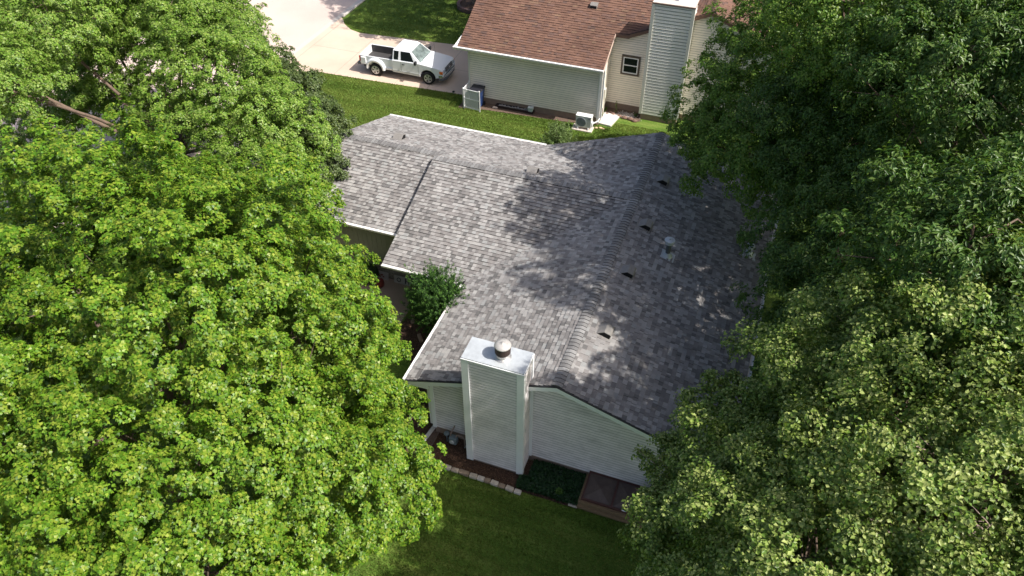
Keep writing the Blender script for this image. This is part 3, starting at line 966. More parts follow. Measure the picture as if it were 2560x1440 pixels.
rk1((NXR + .03, 35.6, zN(35.6)), (-6.81, 35.6, zN(35.6)), (0, -1, 0), h=.16, z0=-.01, m='brownfascia', par=nroof, name='rake_fascia')
rk1((-6.81, 35.6, zWl(-6.81)), (XW, 35.6, ZW), (0, -1, 0), h=.17, z0=-.01, m='brownfascia', par=nroof, name='rake_fascia')
rk1((XW, 35.6, ZW), (.9, 35.6, zWr(.9)), (0, -1, 0), h=.17, z0=-.01, m='brownfascia', par=nroof, name='rake_fascia')
g_n = gutter((NXL - .22, NY, NZ + .01), (NXR + .03, NY, NZ + .01), (0, -1, 0), nroof, w=.14, h=.13)
# white box return at the left eave corner
rt_ = MB().prism([(NXL - .22, NY, NZ - .03), (NXL, NY, NZ - .03), (NXL, NY + .75, zN(NY + .75) - .03), (NXL - .06, NY + .62, zN(NY + .62) - .03)], (0, 0, -.12))
rt_.build('eave_return', M['gutter'], nroof, world=True)
rk = MB(); rake(rk, (NXL, NY, NZ), (NXL, RY, ZW), (-1, 0, 0), h=.15)
rk.build('rake_board', M['tanfascia'], nroof, world=True)
MB().box(NXL, NY, 2.99, NXR, 34.02, 3.0).build('soffit', M['soffit'], nroof, world=True)
ncap = MB()
caps(ncap, (XW, 35.6, ZW), (XW, RY + 4, ZW), (-1, 0, -SW), (1, 0, -SW), BROWN, 8)
ncap.build('ridge_cap', M['shingle'], nroof, world=True)
ncap = MB()
caps(ncap, (NXL, RY, ZW), (XW, RY, ZW), (0, 1, -NS), (0, -1, -NS), BROWN, 9)
ncap.build('ridge_cap', M['shingle'], nroof, world=True)

nw = MB()
boards(nw, (-14.65, 34.0, .36), (1, 0, 0), (0, 0, 1), [[(-14.65, 34, .36), (-7.72, 34, .36), (-7.72, 34, 3.0), (-14.65, 34, 3.0)]], exp=.118, hi=.015, c='g', lap_shade=.028)
boards(nw, (-7.72, 34.0, .36), (0, 1, 0), (0, 0, 1), [[(-7.72, 34, .36), (-7.72, 35.8, .36), (-7.72, 35.8, 3.95), (-7.72, 34, 3.05)]], exp=.118, hi=.015, c='g', lap_shade=.028)
boards(nw, (-7.72, 35.8, .36), (1, 0, 0), (0, 0, 1), [[(-7.72, 35.8, .36), (-6.81, 35.8, .36), (-6.81, 35.8, zWl(-6.81) - .15), (-7.72, 35.8, 3.95)], [(-6.81, 35.8, .36), (.6, 35.8, .36), (.6, 35.8, zWr(.6) - .15), (XW, 35.8, ZW - .15), (-6.81, 35.8, zWl(-6.81) - .15)]], exp=.118, hi=.015, c='g', lap_shade=.028)
boards(nw, (.6, 35.8, .36), (0, 1, 0), (0, 0, 1), [[(.6, 35.8, .36), (.6, 43, .36), (.6, 43, zWr(.6) - .15), (.6, 35.8, zWr(.6) - .15)]], exp=.118, hi=.015, c='g', lap_shade=.028)
boards(nw, (-14.65, 43.5, .36), (0, -1, 0), (0, 0, 1), [[(-14.65, 43.5, .36), (-14.65, 34.0, .36), (-14.65, 34, 3.0), (-14.65, RY, ZW - .2), (-14.65, 43.5, 3.4)]], exp=.118, hi=.015, c='g', lap_shade=.028)
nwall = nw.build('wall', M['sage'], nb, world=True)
MB().box(-14.63, 34.02, .1, -7.74, 43, 2.95).box(-7.9, 35.82, .1, .58, 43, 3.9).build('wall_core', M['sage'], nwall, world=True)
MB().box(-14.62, 34.015, 0, -7.73, 34.3, .36).box(-7.9, 34.1, 0, -7.725, 35.9, .36).box(-7.72, 35.815, 0, .58, 36, .36).build('foundation', M['found'], nb, world=True)
for bx_ in ((-14.69, 33.955, .34, -14.60, 34.03, 2.98), (-7.80, 33.955, .34, -7.675, 34.08, 2.98)):
    MB().box(*bx_).build('corner_board', M['sagetrim'], nb, world=True)
# white downspout with the refrigerant line cover on the right corner
MB().box(-7.72, 33.84, .12, -7.58, 33.94, 3.02).build('downspout', M['gutter'], nb, world=True, bevel=.006)
lc = MB().box(-7.555, 33.86, .4, -7.48, 33.95, 3.0)
lc.tube([(-7.52, 33.93, .42), (-7.6, 33.7, .32), (-7.78, 33.45, .30)], .035, 8)
lc.build('line_cover', M['vinyl'], nb, world=True)
em = MB().box(-7.70, 34.75, 1.0, -7.58, 35.0, 1.55)
em.tube([(-7.63, 34.88, 1.0), (-7.63, 34.88, .05)], .03, 8).tube([(-7.63, 34.88, 1.55), (-7.63, 34.88, 2.6)], .02, 8)
em.build('electric_box', M['sagetrim'], nb, world=True, bevel=.01)
# window
wx0, wx1, wz0, wz1 = -7.12, -6.17, 2.02, 3.05
wf = MB()
for (a, c, e_, f_) in ((wx0 - .0, wz0, wx1, wz0 + .09), (wx0, wz1 - .09, wx1, wz1), (wx0, wz0 + .0901, wx0 + .09, wz1 - .0901), (wx1 - .09, wz0 + .0901, wx1, wz1 - .0901)):
    wf.box(a, 35.745, c, e_, 35.80, f_)
win = wf.build('window', mat('brown window trim', (.10, .075, .06), rough=.5), nb, world=True)
wf = MB()
a0, a1, c0, c1 = wx0 + .09, wx1 - .09, wz0 + .09, wz1 - .09
for (a, c, e_, f_) in ((a0, c0, a1, c0 + .055), (a0, c1 - .055, a1, c1), (a0, c0 + .0551, a0 + .055, c1 - .0551), (a1 - .055, c0 + .0551, a1, c1 - .0551), (a0 + .0551, (c0 + c1) / 2 - .025, a1 - .0551, (c0 + c1) / 2 + .025)):
    wf.box(a, 35.752, c, e_, 35.79, f_)
wf.build('frame', M['vinyl'], win, world=True)
MB().box(a0 + .02, 35.768, c0 + .02, a1 - .02, 35.775, c1 - .02).build('pane', M['glass'], win, world=True)
# chimney
KX0, KX1, KY0, KY1, KT = -5.79, -3.90, 35.22, 36.2, 6.02
kc = MB()
boards(kc, (KX0, KY0, .36), (1, 0, 0), (0, 0, 1), [[(KX0, KY0, .36), (KX1, KY0, .36), (KX1, KY0, KT), (KX0, KY0, KT)]], exp=.155, hi=.020, lap_shade=.046, c='k')
boards(kc, (KX1, KY0, .36), (0, 1, 0), (0, 0, 1), [[(KX1, KY0, .36), (KX1, KY1, .36), (KX1, KY1, KT), (KX1, KY0, KT)]], exp=.155, hi=.020, lap_shade=.046, c='k')
boards(kc, (KX0, KY1, .36), (0, -1, 0), (0, 0, 1), [[(KX0, KY1, .36), (KX0, KY0, .36), (KX0, KY0, KT), (KX0, KY1, KT)]], exp=.155, hi=.020, lap_shade=.046, c='k')
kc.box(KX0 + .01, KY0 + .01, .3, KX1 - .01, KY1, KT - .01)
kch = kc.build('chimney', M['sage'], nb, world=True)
MB().box(KX0 + .02, KY0 + .03, 0, KX1 - .02, KY1, .35).build('base', M['found'], kch, world=True)
for bx_ in ((KX0 - .055, KY0 - .055, .33, KX0 + .09, KY0 + .1, KT), (KX1 - .09, KY0 - .055, .33, KX1 + .055, KY0 + .1, KT)):
    MB().box(*bx_).build('corner_board', M['sagetrim'], kch, world=True)
MB().box(KX0 - .05, KY0 - .06, KT, KX1 + .06, KY1 + .05, KT + .05).build('cap_trim', M['brownfascia'], kch, world=True)
MB().box(KX0 - .04, KY0 - .05, KT + .051, KX1 + .05, KY1 + .04, KT + .075).build('chimney_cap', M['pad'], kch, world=True)
MB().lathe([(.21, 0), (.19, .03), (.14, .05), (.14, .5), (.2, .5), (.2, .6), (0, .66)], (-4.75, 35.85, KT + .075), 20).build('flue_cap', M['galvd'], kch, world=True)
# neighbour roof vents
def vent_n(x, y):
    z = zN(y)
    q = lambda a, d, c: (x + a, y - d, z - d * NS + c)
    mb = MB()
    prof = [(-.2, .02), (.05, .20), (.2, .19), (.2, .02)]
    mb.prism([q(-.18, a, c) for a, c in prof], (.36, 0, 0))
    mb.build('roof_vent', M['vent'], nroof, world=True, bevel=.008)
    MB().add([q(-.16, .203, .035), q(.16, .203, .035), q(.16, .203, .16), q(-.16, .203, .16)], [(0, 1, 2, 3)]).build('vent_dark_face', M['black'], nroof, world=True)
vent_n(-9.0, 36.9)
vent_n(-12.75, 37.0)
MB().lathe([(.05, -.2), (.05, .3), (0, .31)], (-9.75, 37.45, zN(37.45)), 12).build('plumbing_vent', M['trim'], nroof, world=True)

# heat pump on its pad
o = MB().box(-8.78, 33.0, 0, -7.72, 33.55, .06).build('concrete_pad', M['pad'], bevel=.01)
tag(o, 'pale concrete pad on the grass under the white heat pump', 'pad')
hp = thing('heat_pump', 'white outdoor heat pump unit with a round fan grille by the house corner', 'heat pump', (-8.2, 33.28, .06))
MB().box(-.40, -.15, .11, .40, .16, .70).build('casing', M['hpwhite'], hp, bevel=.015)
MB().box(-.41, -.16, .701, .41, .17, .74).build('lid', M['trim'], hp, bevel=.01)
MB().lathe([(.25, 0), (.25, -.014), (.235, -.02)], (-.11, -.152, .40), 28, 'Y').build('fan_grille', M['hpgrille'], hp)
gr = MB()
for k_ in range(5):
    r0 = .05 + k_ * .045
    pts = [(-.11 + r0 * math.cos(t), -.176, .40 + r0 * math.sin(t)) for t in [i * math.pi / 10 for i in range(21)]]
    gr.tube(pts, .004, 4, caps=False)
gr.build('grille_ring', M['greyplastic'], hp)
MB().box(.19, -.156, .14, .385, -.151, .60).build('side_panel', mat('panel grey', (.55, .54, .51), rough=.4), hp)
MB().box(.21, -.158, .615, .37, -.151, .635).build('name_strip', M['greyplastic'], hp)
for x_ in (-.27, .27):
    MB().box(x_ - .04, -.20, 0, x_ + .04, .20, .045).box(x_ - .03, -.19, .045, x_ + .03, -.13, .11).box(x_ - .03, .12, .045, x_ + .03, .18, .11).build('foot', M['vinyl'], hp, bevel=.005)
MB().box(.405, -.12, .16, .45, .10, .42).build('valve_cover', M['vinyl'], hp, bevel=.01)
# slab
o = MB().prism([(-7.60, 33.98, 0), (-6.95, 33.90, 0), (-6.75, 35.05, 0), (-7.60, 35.15, 0)], (0, 0, .09)).build('stone_slab', M['slab'], bevel=.008)
tag(o, 'grey square slab on the grass right of the heat pump', 'slab')
for i, (x, y, s_) in enumerate(((-7.62, 33.55, .09), (-7.42, 33.62, .10), (-7.25, 33.58, .08))):
    o = MB().ball((0, 0, 0), (s_, s_ * .8, s_ * .5), 5, jit=.18).build('rock', M['tanrock'], smooth=True); o.location = (x, y, s_ * .3)
    tag(o, ['tan rock beside the heat pump pad, leftmost of three', 'tan rock between its two fellows below the grey slab', 'small tan rock at the lower edge of the grey slab'][i], 'rock', 'tan rocks by the slab')
# border rocks in the recess
rr = [(-7.45, 35.05, .10), (-7.15, 35.12, .13), (-6.8, 35.05, .12), (-6.5, 34.98, .13), (-6.2, 34.95, .14), (-5.95, 34.85, .12), (-7.35, 35.35, .08)]
pos = ['nearest the corner downspout', 'second from the corner downspout', 'third from the corner downspout', 'in the middle of the row below the window', 'third from the tall sage chimney', 'touching the foot of the tall sage chimney', 'behind the row, close to the corner']
for i, (x, y, s_) in enumerate(rr):
    o = MB().ball((0, 0, 0), (s_ * 1.25, s_ * .8, s_ * .7), 5, jit=.14).build('rock', M['rock'], smooth=True); o.location = (x, y, s_ * .4)
    o.rotation_euler = (0, 0, rnd.uniform(-.3, .3))
    tag(o, 'reddish border rock ' + pos[i], 'rock', 'reddish border rocks')
mb = MB()
for i in range(700):
    x = rnd.gauss(-6.45, .28); y = rnd.gauss(35.32, .12)
    c = rnd.choice(((.5, .46, .43), (.36, .31, .29), (.62, .58, .55), (.26, .21, .19)))
    s_ = rnd.uniform(.012, .028)
    mb.ball((x, y, .02 + s_ * .5), s_, 3, c)
tag(mb.build('gravel', M['gravel']), kind='stuff')

# low tray by the wall, pail, stepping block, path light
tr = thing('storage_tray', 'long low dark tray of grey slats lying against the sage wall', 'tray', (-12.1, 33.88, .02))
MB().box(-1.05, -.13, 0, 1.05, .13, .05).box(-1.05, -.13, .05, 1.05, -.115, .13).box(-1.05, .115, .05, 1.05, .13, .13).box(-1.05, -.115, .05, -1.03, .115, .13).box(1.03, -.115, .05, 1.05, .115, .13).build('tray', M['darkmetal'], tr)
gg = MB()
for k_ in range(26):
    x_ = -.85 + k_ * .062 + rnd.uniform(-.01, .01)
    gg.box(x_ - .03, -.09, .0505, x_ + .035, rnd.uniform(.0, .10), .11 + rnd.uniform(0, .05), rot=(0, rnd.uniform(-.3, .3), rnd.uniform(-.2, .2)))
gg.build('slats', M['greychunk'], tr)
pl = thing('pail', 'pale blue rectangular pail at the right end of the dark tray', 'pail', (-11.2, 33.78, .16))
MB().hexa([(-.11, -.09, 0), (.11, -.09, 0), (.11, .09, 0), (-.11, .09, 0)], [(-.14, -.11, .20), (.14, -.11, .20), (.14, .11, .20), (-.14, .11, .20)]).build('body', M['pail'], pl, bevel=.01)
MB().box(-.15, -.12, .201, .15, .12, .225).build('lid', mat('grey lid', (.5, .55, .56), rough=.5), pl, bevel=.006)
o = MB().box(-.13, -.07, 0, .13, .07, .06).build('paver', M['pad'], bevel=.01); o.location = (-13.15, 33.72, .01); o.rotation_euler = (0, 0, .15)
tag(o, 'small pale paving block on the soil right of the blue bin', 'paver')
lt = thing('path_light', 'small black path light at the driveway edge by the white screen', 'light', (-15.78, 34.35, 0))
MB().lathe([(.015, 0), (.015, .14)], (0, 0, 0), 8).build('stake', M['plastic'], lt)
MB().lathe([(.04, .06), (.04, .13)], (0, 0, 0), 10).build('lamp_glass', mat('frosted', (.7, .66, .6), rough=.3), lt)
MB().lathe([(.075, .135), (.07, .17), (.02, .20), (0, .2)], (0, 0, 0), 12).build('cap', M['plastic'], lt)

# vinyl screen fence round the bin
vf = thing('screen_fence', 'white slatted vinyl screen hiding the wheeled bin at the house corner', 'fence', (-14.2, 33.15, 0))
for (x, y) in ((-14.66, 33.10), (-13.74, 33.02), (-14.66, 33.92)):
    MB().box(x - .027, y - .027, 0, x + .027, y + .027, 1.17).lathe([(.042, 1.17), (.042, 1.185), (0, 1.22)], (x, y, 0), 4).build('post', M['vinyl'], vf, world=True)
fr_ = MB()
def pan(P, Q):
    P = Vector(P); Q = Vector(Q); D = Q - P; ln = D.length; d = D / ln; n_ = Vector((-d.y, d.x, 0)) * .012
    for z0, z1 in ((.09, .14), (.60, .65), (1.10, 1.15)):
        fr_.prism([P - n_ * 1.5 + Vector((0, 0, z0)), Q - n_ * 1.5 + Vector((0, 0, z0)), Q + n_ * 1.5 + Vector((0, 0, z0)), P + n_ * 1.5 + Vector((0, 0, z0))], (0, 0, z1 - z0))
    k_ = int(ln / .058)
    for i in range(1, k_):
        c = P + d * (i * ln / k_)
        a = d * .0175
        fr_.prism([c - a - n_ * .6 + Vector((0, 0, .1)), c + a - n_ * .6 + Vector((0, 0, .1)), c + a + n_ * .6 + Vector((0, 0, .1)), c - a + n_ * .6 + Vector((0, 0, .1))], (0, 0, 1.02))
pan((-14.62, 33.10, 0), (-13.78, 33.02, 0)); pan((-14.66, 33.14, 0), (-14.66, 33.88, 0))
fr_.build('slat_panel', M['vinyl'], vf, world=True)
bn = thing('wheeled_bin', 'navy blue wheeled bin with a black lid behind the white screen', 'bin', (-14.08, 33.55, 0))
MB().hexa([(-.25, -.25, .06), (.25, -.25, .06), (.25, .22, .06), (-.25, .22, .06)], [(-.33, -.33, 1.0), (.33, -.33, 1.0), (.33, .33, 1.0), (-.33, .33, 1.0)]).build('body', M['bluebin'], bn, bevel=.04)
MB().hexa([(-.36, -.36, 1.002), (.36, -.36, 1.002), (.36, .36, 1.002), (-.36, .36, 1.002)], [(-.32, -.31, 1.06), (.32, -.31, 1.06), (.34, .36, 1.08), (-.34, .36, 1.08)]).build('lid', M['lid'], bn, bevel=.03)
for s_ in (-1, 1):
    MB().lathe([(.11, -.03), (.12, 0), (.11, .03)], (s_ * .29, .26, .12), 14, 'X').build('wheel', M['rubber'], bn)
MB().tube([(-.26, .40, .98), (.26, .40, .98)], .018, 8).build('handle', M['lid'], bn)

# brick planter ring by the street side of the brown roof
pr_ = MB()
for k_ in range(30):
    a0 = 2 * math.pi * k_ / 30; a1 = a0 + 2 * math.pi / 30 * .94
    for lv in range(2):
        off = lv * math.pi / 30
        p = [(1.25 * math.cos(a), 1.25 * math.sin(a)) for a in (a0 + off, a1 + off)]
        q_ = [(1.05 * math.cos(a), 1.05 * math.sin(a)) for a in (a0 + off, a1 + off)]
        c = rnd.choice(((.13, .085, .075), (.17, .10, .09), (.10, .07, .065)))
        pr_.prism([(p[0][0], p[0][1], lv * .14), (p[1][0], p[1][1], lv * .14), (q_[1][0], q_[1][1], lv * .14), (q_[0][0], q_[0][1], lv * .14)], (0, 0, .13), col=c)
rg = thing('planter_ring', 'round low brick tree ring on the shaded lawn left of the brown roof', 'planter', (-19.0, 45.6, 0))
pr_.build('brick_ring', M['limestone'], rg)
MB().lathe([(1.04, 0), (1.04, .22), (0, .25)], (0, 0, 0), 20).build('soil', M['mulch'], rg)

# ------------------------------------------------------------------ pickup truck
TK = thing('pickup_truck', 'white extended-cab pickup truck parked on the driveway', 'pickup truck', (-19.05, 35.66, .015), R(1.1))
WR = .365
def archpts(cx, r, z0, n=10):
    return [(cx + r * math.cos(t), z0 + r * math.sin(t)) for t in [math.pi * i / n for i in range(n + 1)]]
# cab + front body: side profile extruded over the width
HW = .86
prof = [(-.56, .42)] + [(1.55 - .52, .38)] + [(x, z) for x, z in reversed(archpts(1.55, .46, .38))] + [(2.06, .44), (2.42, .50), (2.46, .62), (2.44, .86), (2.36, .96), (2.1, 1.02), (1.5, 1.10), (1.12, 1.14), (-.56, 1.12)]
bd = MB().prism([(x, -HW, z) for x, z in prof], (0, 2 * HW, 0))
body = bd.build('body', M['paint'], TK, bevel=.07, seg=4)
# roof and pillars
gh = MB()
B_ = [(-.56, -.83, 1.10), (1.14, -.83, 1.10), (1.14, .83, 1.10), (-.56, .83, 1.10)]
T_ = [(-.52, -.66, 1.66), (.50, -.64, 1.66), (.50, .64, 1.66), (-.52, .66, 1.66)]
gh.hexa(B_, T_)
gh.build('cab', M['paint'], TK, bevel=.05, seg=3)
gr_ = MB().hexa([(-.50, -.66, 1.64), (.50, -.64, 1.64), (.50, .64, 1.64), (-.50, .66, 1.64)], [(-.42, -.58, 1.715), (.38, -.57, 1.715), (.38, .57, 1.715), (-.42, .58, 1.715)])
gr_.build('cab_roof', M['paint'], TK, bevel=.05, seg=3)
def lerp(a, bb, t): return Vector(a).lerp(Vector(bb), t)
def patch(c4, u0, u1, v0, v1, off, name, m, par=TK):
    """c4 = bl, br, tr, tl ; patch on a slanted quad"""
    q = lambda u, v: lerp(lerp(c4[0], c4[1], u), lerp(c4[3], c4[2], u), v)
    n = (Vector(c4[1]) - Vector(c4[0])).cross(Vector(c4[3]) - Vector(c4[0])).normalized() * off
    pts = [q(u0[0], v0) + n, q(u1[0], v0) + n, q(u1[1], v1) + n, q(u0[1], v1) + n]
    mb = MB().prism([p - n * 1.6 for p in pts], n * 1.6)
    return mb.build(name, m, par, bevel=.008)
# windscreen
patch([B_[1], B_[2], T_[2], T_[1]], (.05, .06), (.95, .94), .07, .93, .008, 'windscreen', M['wglass'])
# rear window
patch([B_[3], B_[0], T_[0], T_[3]], (.12, .14), (.88, .86), .25, .9, .008, 'rear_window', M['glass'])
for s_ in (-1, 1):
    q4 = [B_[0], B_[1], T_[1], T_[0]] if s_ < 0 else [B_[2], B_[3], T_[3], T_[2]]
    if s_ < 0:
        patch(q4, (.07, .08), (.23, .33), .12, .9, .012, 'side_window', M['glass'])
        patch(q4, (.33, .44), (.80, .93), .10, .9, .012, 'side_window', M['glass'])
    else:
        patch(q4, (.77, .67), (.93, .92), .12, .9, .012, 'side_window', M['glass'])
        patch(q4, (.20, .07), (.67, .56), .10, .9, .012, 'side_window', M['glass'])
    # doors: seams as thin dark lines, handle, mirror
    y = s_ * (HW + .0015)
    sm = MB()
    for x_ in (-.02, 1.0):
        sm.box(x_ - .006, min(y, y - s_ * .004), .48, x_ + .006, max(y, y - s_ * .004), 1.06)
    sm.box(-.02, min(y, y - s_ * .004), .48, 1.0, max(y, y - s_ * .004), .49)
    sm.build('door_seam', M['plastic'], TK)
    MB().box(.05, s_ * (HW + .02) - .015, .93, .20, s_ * (HW + .02) + .015, .975).build('door_handle', M['plastic'], TK, bevel=.01)
    mr_ = MB().box(.86, s_ * 1.0 - .10, 1.12, .98, s_ * 1.0 + .10, 1.30)
    mr_.box(.90, s_ * .88 - .06, 1.12, .95, s_ * .88 + .06, 1.17)
    mr_.build('mirror', M['plastic'], TK, bevel=.025)
    # lower cladding stripe
    MB().box(-.55, s_ * (HW + .004) - .006, .44, 1.06, s_ * (HW + .004) + .006, .56).build('side_moulding', mat('lower body', (.62, .63, .60), rough=.4) if s_ < 0 else M['paint'], TK)
# step-side bed
bw, bx0, bx1 = .68, -2.55, -.60
bed = MB()
bed.box(bx0, -bw, .55, bx1, bw, .62)
bed.box(bx0, -bw - .06, .55, bx1, -bw, 1.06).box(bx0, bw, .55, bx1, bw + .06, 1.06)
bed.box(bx1 - .05, -bw, .62, bx1, bw, 1.06)
bed.build('bed', M['paint'], TK, bevel=.015)
tgt = MB().box(bx0 - .05, -bw - .03, .58, bx0 + .0, bw + .03, 1.06).build('tailgate', M['paint'], TK, bevel=.012)
ln_ = MB().box(bx0 + .01, -bw + .001, .621, bx1 - .051, bw - .001, .64)
ln_.box(bx0 + .01, -bw + .001, .64, bx1 - .06, -bw + .02, 1.03).box(bx0 + .01, bw - .02, .64, bx1 - .06, bw - .001, 1.03).box(bx1 - .07, -bw + .02, .64, bx1 - .052, bw - .02, 1.03)
ln_.build('bed_liner', M['liner'], TK)
for s_ in (-1, 1):
    # rear fender: arch swept bulge
    fd_ = MB()
    outer, inner = [], []
    n = 14
    for i in range(n + 1):
        t = math.pi * (1 - i / n) * 1.0
        outer.append((-1.62 + .62 * math.cos(t), .42 + .60 * math.sin(t)))
        inner.append((-1.62 + .45 * math.cos(t), .38 + .45 * math.sin(t)))
    yb_, yo = s_ * .70, s_ * .90
    vs = []
    for (ax, az), (ix, iz) in zip(outer, inner):
        vs += [(ax, yb_, az), (ax - (ax + 1.62) * .06, s_ * .84, az - .02), (ix + (ax - ix) * .55, yo, iz + (az - iz) * .55), (ix, yo - s_ * .005, iz), (ix, yb_, iz)]
    fs = []
    for i in range(n):
        for k_ in range(4):
            a = i * 5 + k_
            f4 = [a, a + 1, a + 6, a + 5]
            fs.append(f4 if s_ > 0 else f4[::-1])
    fd_.add(vs, fs)
    # rear quarter extension and step panel
    fd_.build('rear_fender', M['paint'], TK, smooth=True)
    q_ = MB().box(-2.50, s_ * .745 - .05 if s_ > 0 else s_ * .745 - .05, .56, -2.2, s_ * .745 + .05, .98)
    q_.hexa([(-1.08, s_ * .74 - .05, .44), (-.60, s_ * .74 - .05, .44), (-.60, s_ * .74 + .05, .44), (-1.08, s_ * .74 + .05, .44)], [(-1.08, s_ * .74 - .05, .58), (-.60, s_ * .74 - .05, .58), (-.60, s_ * .74 + .05, .58), (-1.08, s_ * .74 + .05, .58)])
    q_.build('bed_step', M['paint'], TK, bevel=.03)
    MB().box(-2.615, s_ * .69 - .075, .70, -2.56, s_ * .69 + .075, 1.0).build('tail_light', M['red'], TK, bevel=.015)
    for wx in (-1.62, 1.55):
        wh = thing('wheel', None, None, (wx, s_ * .76, WR)) if False else bpy.data.objects.new('wheel', None)
        if wh.name not in COL.objects: COL.objects.link(wh)
        wh.parent = TK; wh.location = (wx, s_ * .76, WR)
        ty = MB().lathe([(.22, -.11), (.30, -.115), (.35, -.10), (WR, -.07), (WR, .07), (.35, .10), (.30, .115), (.22, .11)], (0, 0, 0), 28, 'Y')
        ty.build('tyre', M['rubber'], wh, smooth=True)
        rm = MB().lathe([(.225, -.09), (.225, .09)], (0, 0, 0), 24, 'Y')
        rm.build('rim_barrel', M['plastic'], wh)
        sp = MB()
        for k_ in range(5):
            a = 2 * math.pi * k_ / 5
            c, s2 = math.cos(a), math.sin(a)
            pts = [(c * r_ - s2 * w_, s_ * .10, s2 * r_ + c * w_) for r_, w_ in ((.03, -.035), (.205, -.055), (.205, .055), (.03, .035))]
            sp.prism(pts, (0, s_ * .018, 0))
        sp.lathe([(.06, -.012), (.06, .03)], (0, s_ * .10, 0), 12, 'Y')
        for i in range(24):
            a0, a1 = 2 * math.pi * i / 24, 2 * math.pi * (i + 1) / 24
            sp.prism([(r_ * math.cos(a), s_ * .10, r_ * math.sin(a)) for r_, a in ((.195, a0), (.235, a0), (.235, a1), (.195, a1))], (0, s_ * .018, 0))
        sp.build('rim', M['alloy'], wh)
    # headlights
    hl = MB().hexa([(2.30, s_ * .50 if s_ < 0 else .34, .74), (2.475, s_ * .50 if s_ < 0 else .34, .74), (2.475, s_ * .34 if s_ < 0 else .50, .74), (2.30, s_ * .34 if s_ < 0 else .50, .74)],
                   [(2.30, s_ * .50 if s_ < 0 else .34, .90), (2.44, s_ * .50 if s_ < 0 else .34, .90), (2.44, s_ * .34 if s_ < 0 else .50, .90), (2.30, s_ * .34 if s_ < 0 else .50, .90)])
    ya, yb2 = sorted((s_ * .48, s_ * .76))
    hl = MB().hexa([(2.30, ya, .73), (2.475, ya, .73), (2.475, yb2, .73), (2.30, yb2, .73)], [(2.30, ya, .90), (2.435, ya, .90), (2.435, yb2, .90), (2.30, yb2, .90)])
    hl.build('headlight', M['lens'], TK, bevel=.015)
    ya, yb2 = sorted((s_ * .765, s_ * .872))
    MB().box(2.24, ya, .72, 2.44, yb2, .88).build('turn_signal', M['orange'], TK, bevel=.015)
gl = MB().hexa([(2.40, -.46, .72), (2.485, -.46, .72), (2.485, .46, .72), (2.40, .46, .72)], [(2.38, -.46, .92), (2.44, -.46, .92), (2.44, .46, .92), (2.38, .46, .92)])
gl.build('grille', M['plastic'], TK, bevel=.01)
gb = MB()
for z_ in (.735, .82, .905):
    gb.box(2.43 + (.9 - z_) * .25, -.46, z_ - .012, 2.465 + (.9 - z_) * .25, .46, z_ + .012)
gb.lathe([(.055, 0), (.055, .03)], (2.47, 0, .82), 16, 'X')
gb.build('grille_bar', M['chrome'], TK)
bp_ = MB().prism([(2.20, -.90, .50), (2.44, -.86, .50), (2.56, -.55, .50), (2.60, 0, .50), (2.56, .55, .50), (2.44, .86, .50), (2.20, .90, .50)], (0, 0, .16))
bp_.build('bumper', M['chrome'], TK, bevel=.03)
bp_ = MB().prism([(2.20, -.88, .34), (2.42, -.84, .34), (2.54, -.52, .34), (2.56, 0, .34), (2.54, .52, .34), (2.42, .84, .34), (2.20, .88, .34)], (0, 0, .155))
bp_.build('valance', M['greyplastic'], TK, bevel=.03)
MB().box(-2.78, -.70, .46, -2.62, .70, .60).build('rear_bumper', M['greyplastic'], TK, bevel=.02)
MB().box(-2.5, -.5, .28, 2.2, .5, .56).build('chassis', M['plastic'], TK)
MB().box(.60, -.62, 1.16, .92, .62, 1.22).build('dashboard', M['greyplastic'], TK)
wp = MB().tube([(1.12, -.5, 1.135), (1.02, -.05, 1.20)], .008, 5).tube([(1.12, .1, 1.135), (1.02, .5, 1.20)], .008, 5)
wp.build('wiper', M['plastic'], TK)
MB().tube([(1.35, .74, 1.1), (1.30, .74, 1.75)], .005, 5).build('aerial', M['plastic'], TK)

# ------------------------------------------------------------------ foliage
rs = np.random.default_rng(42)


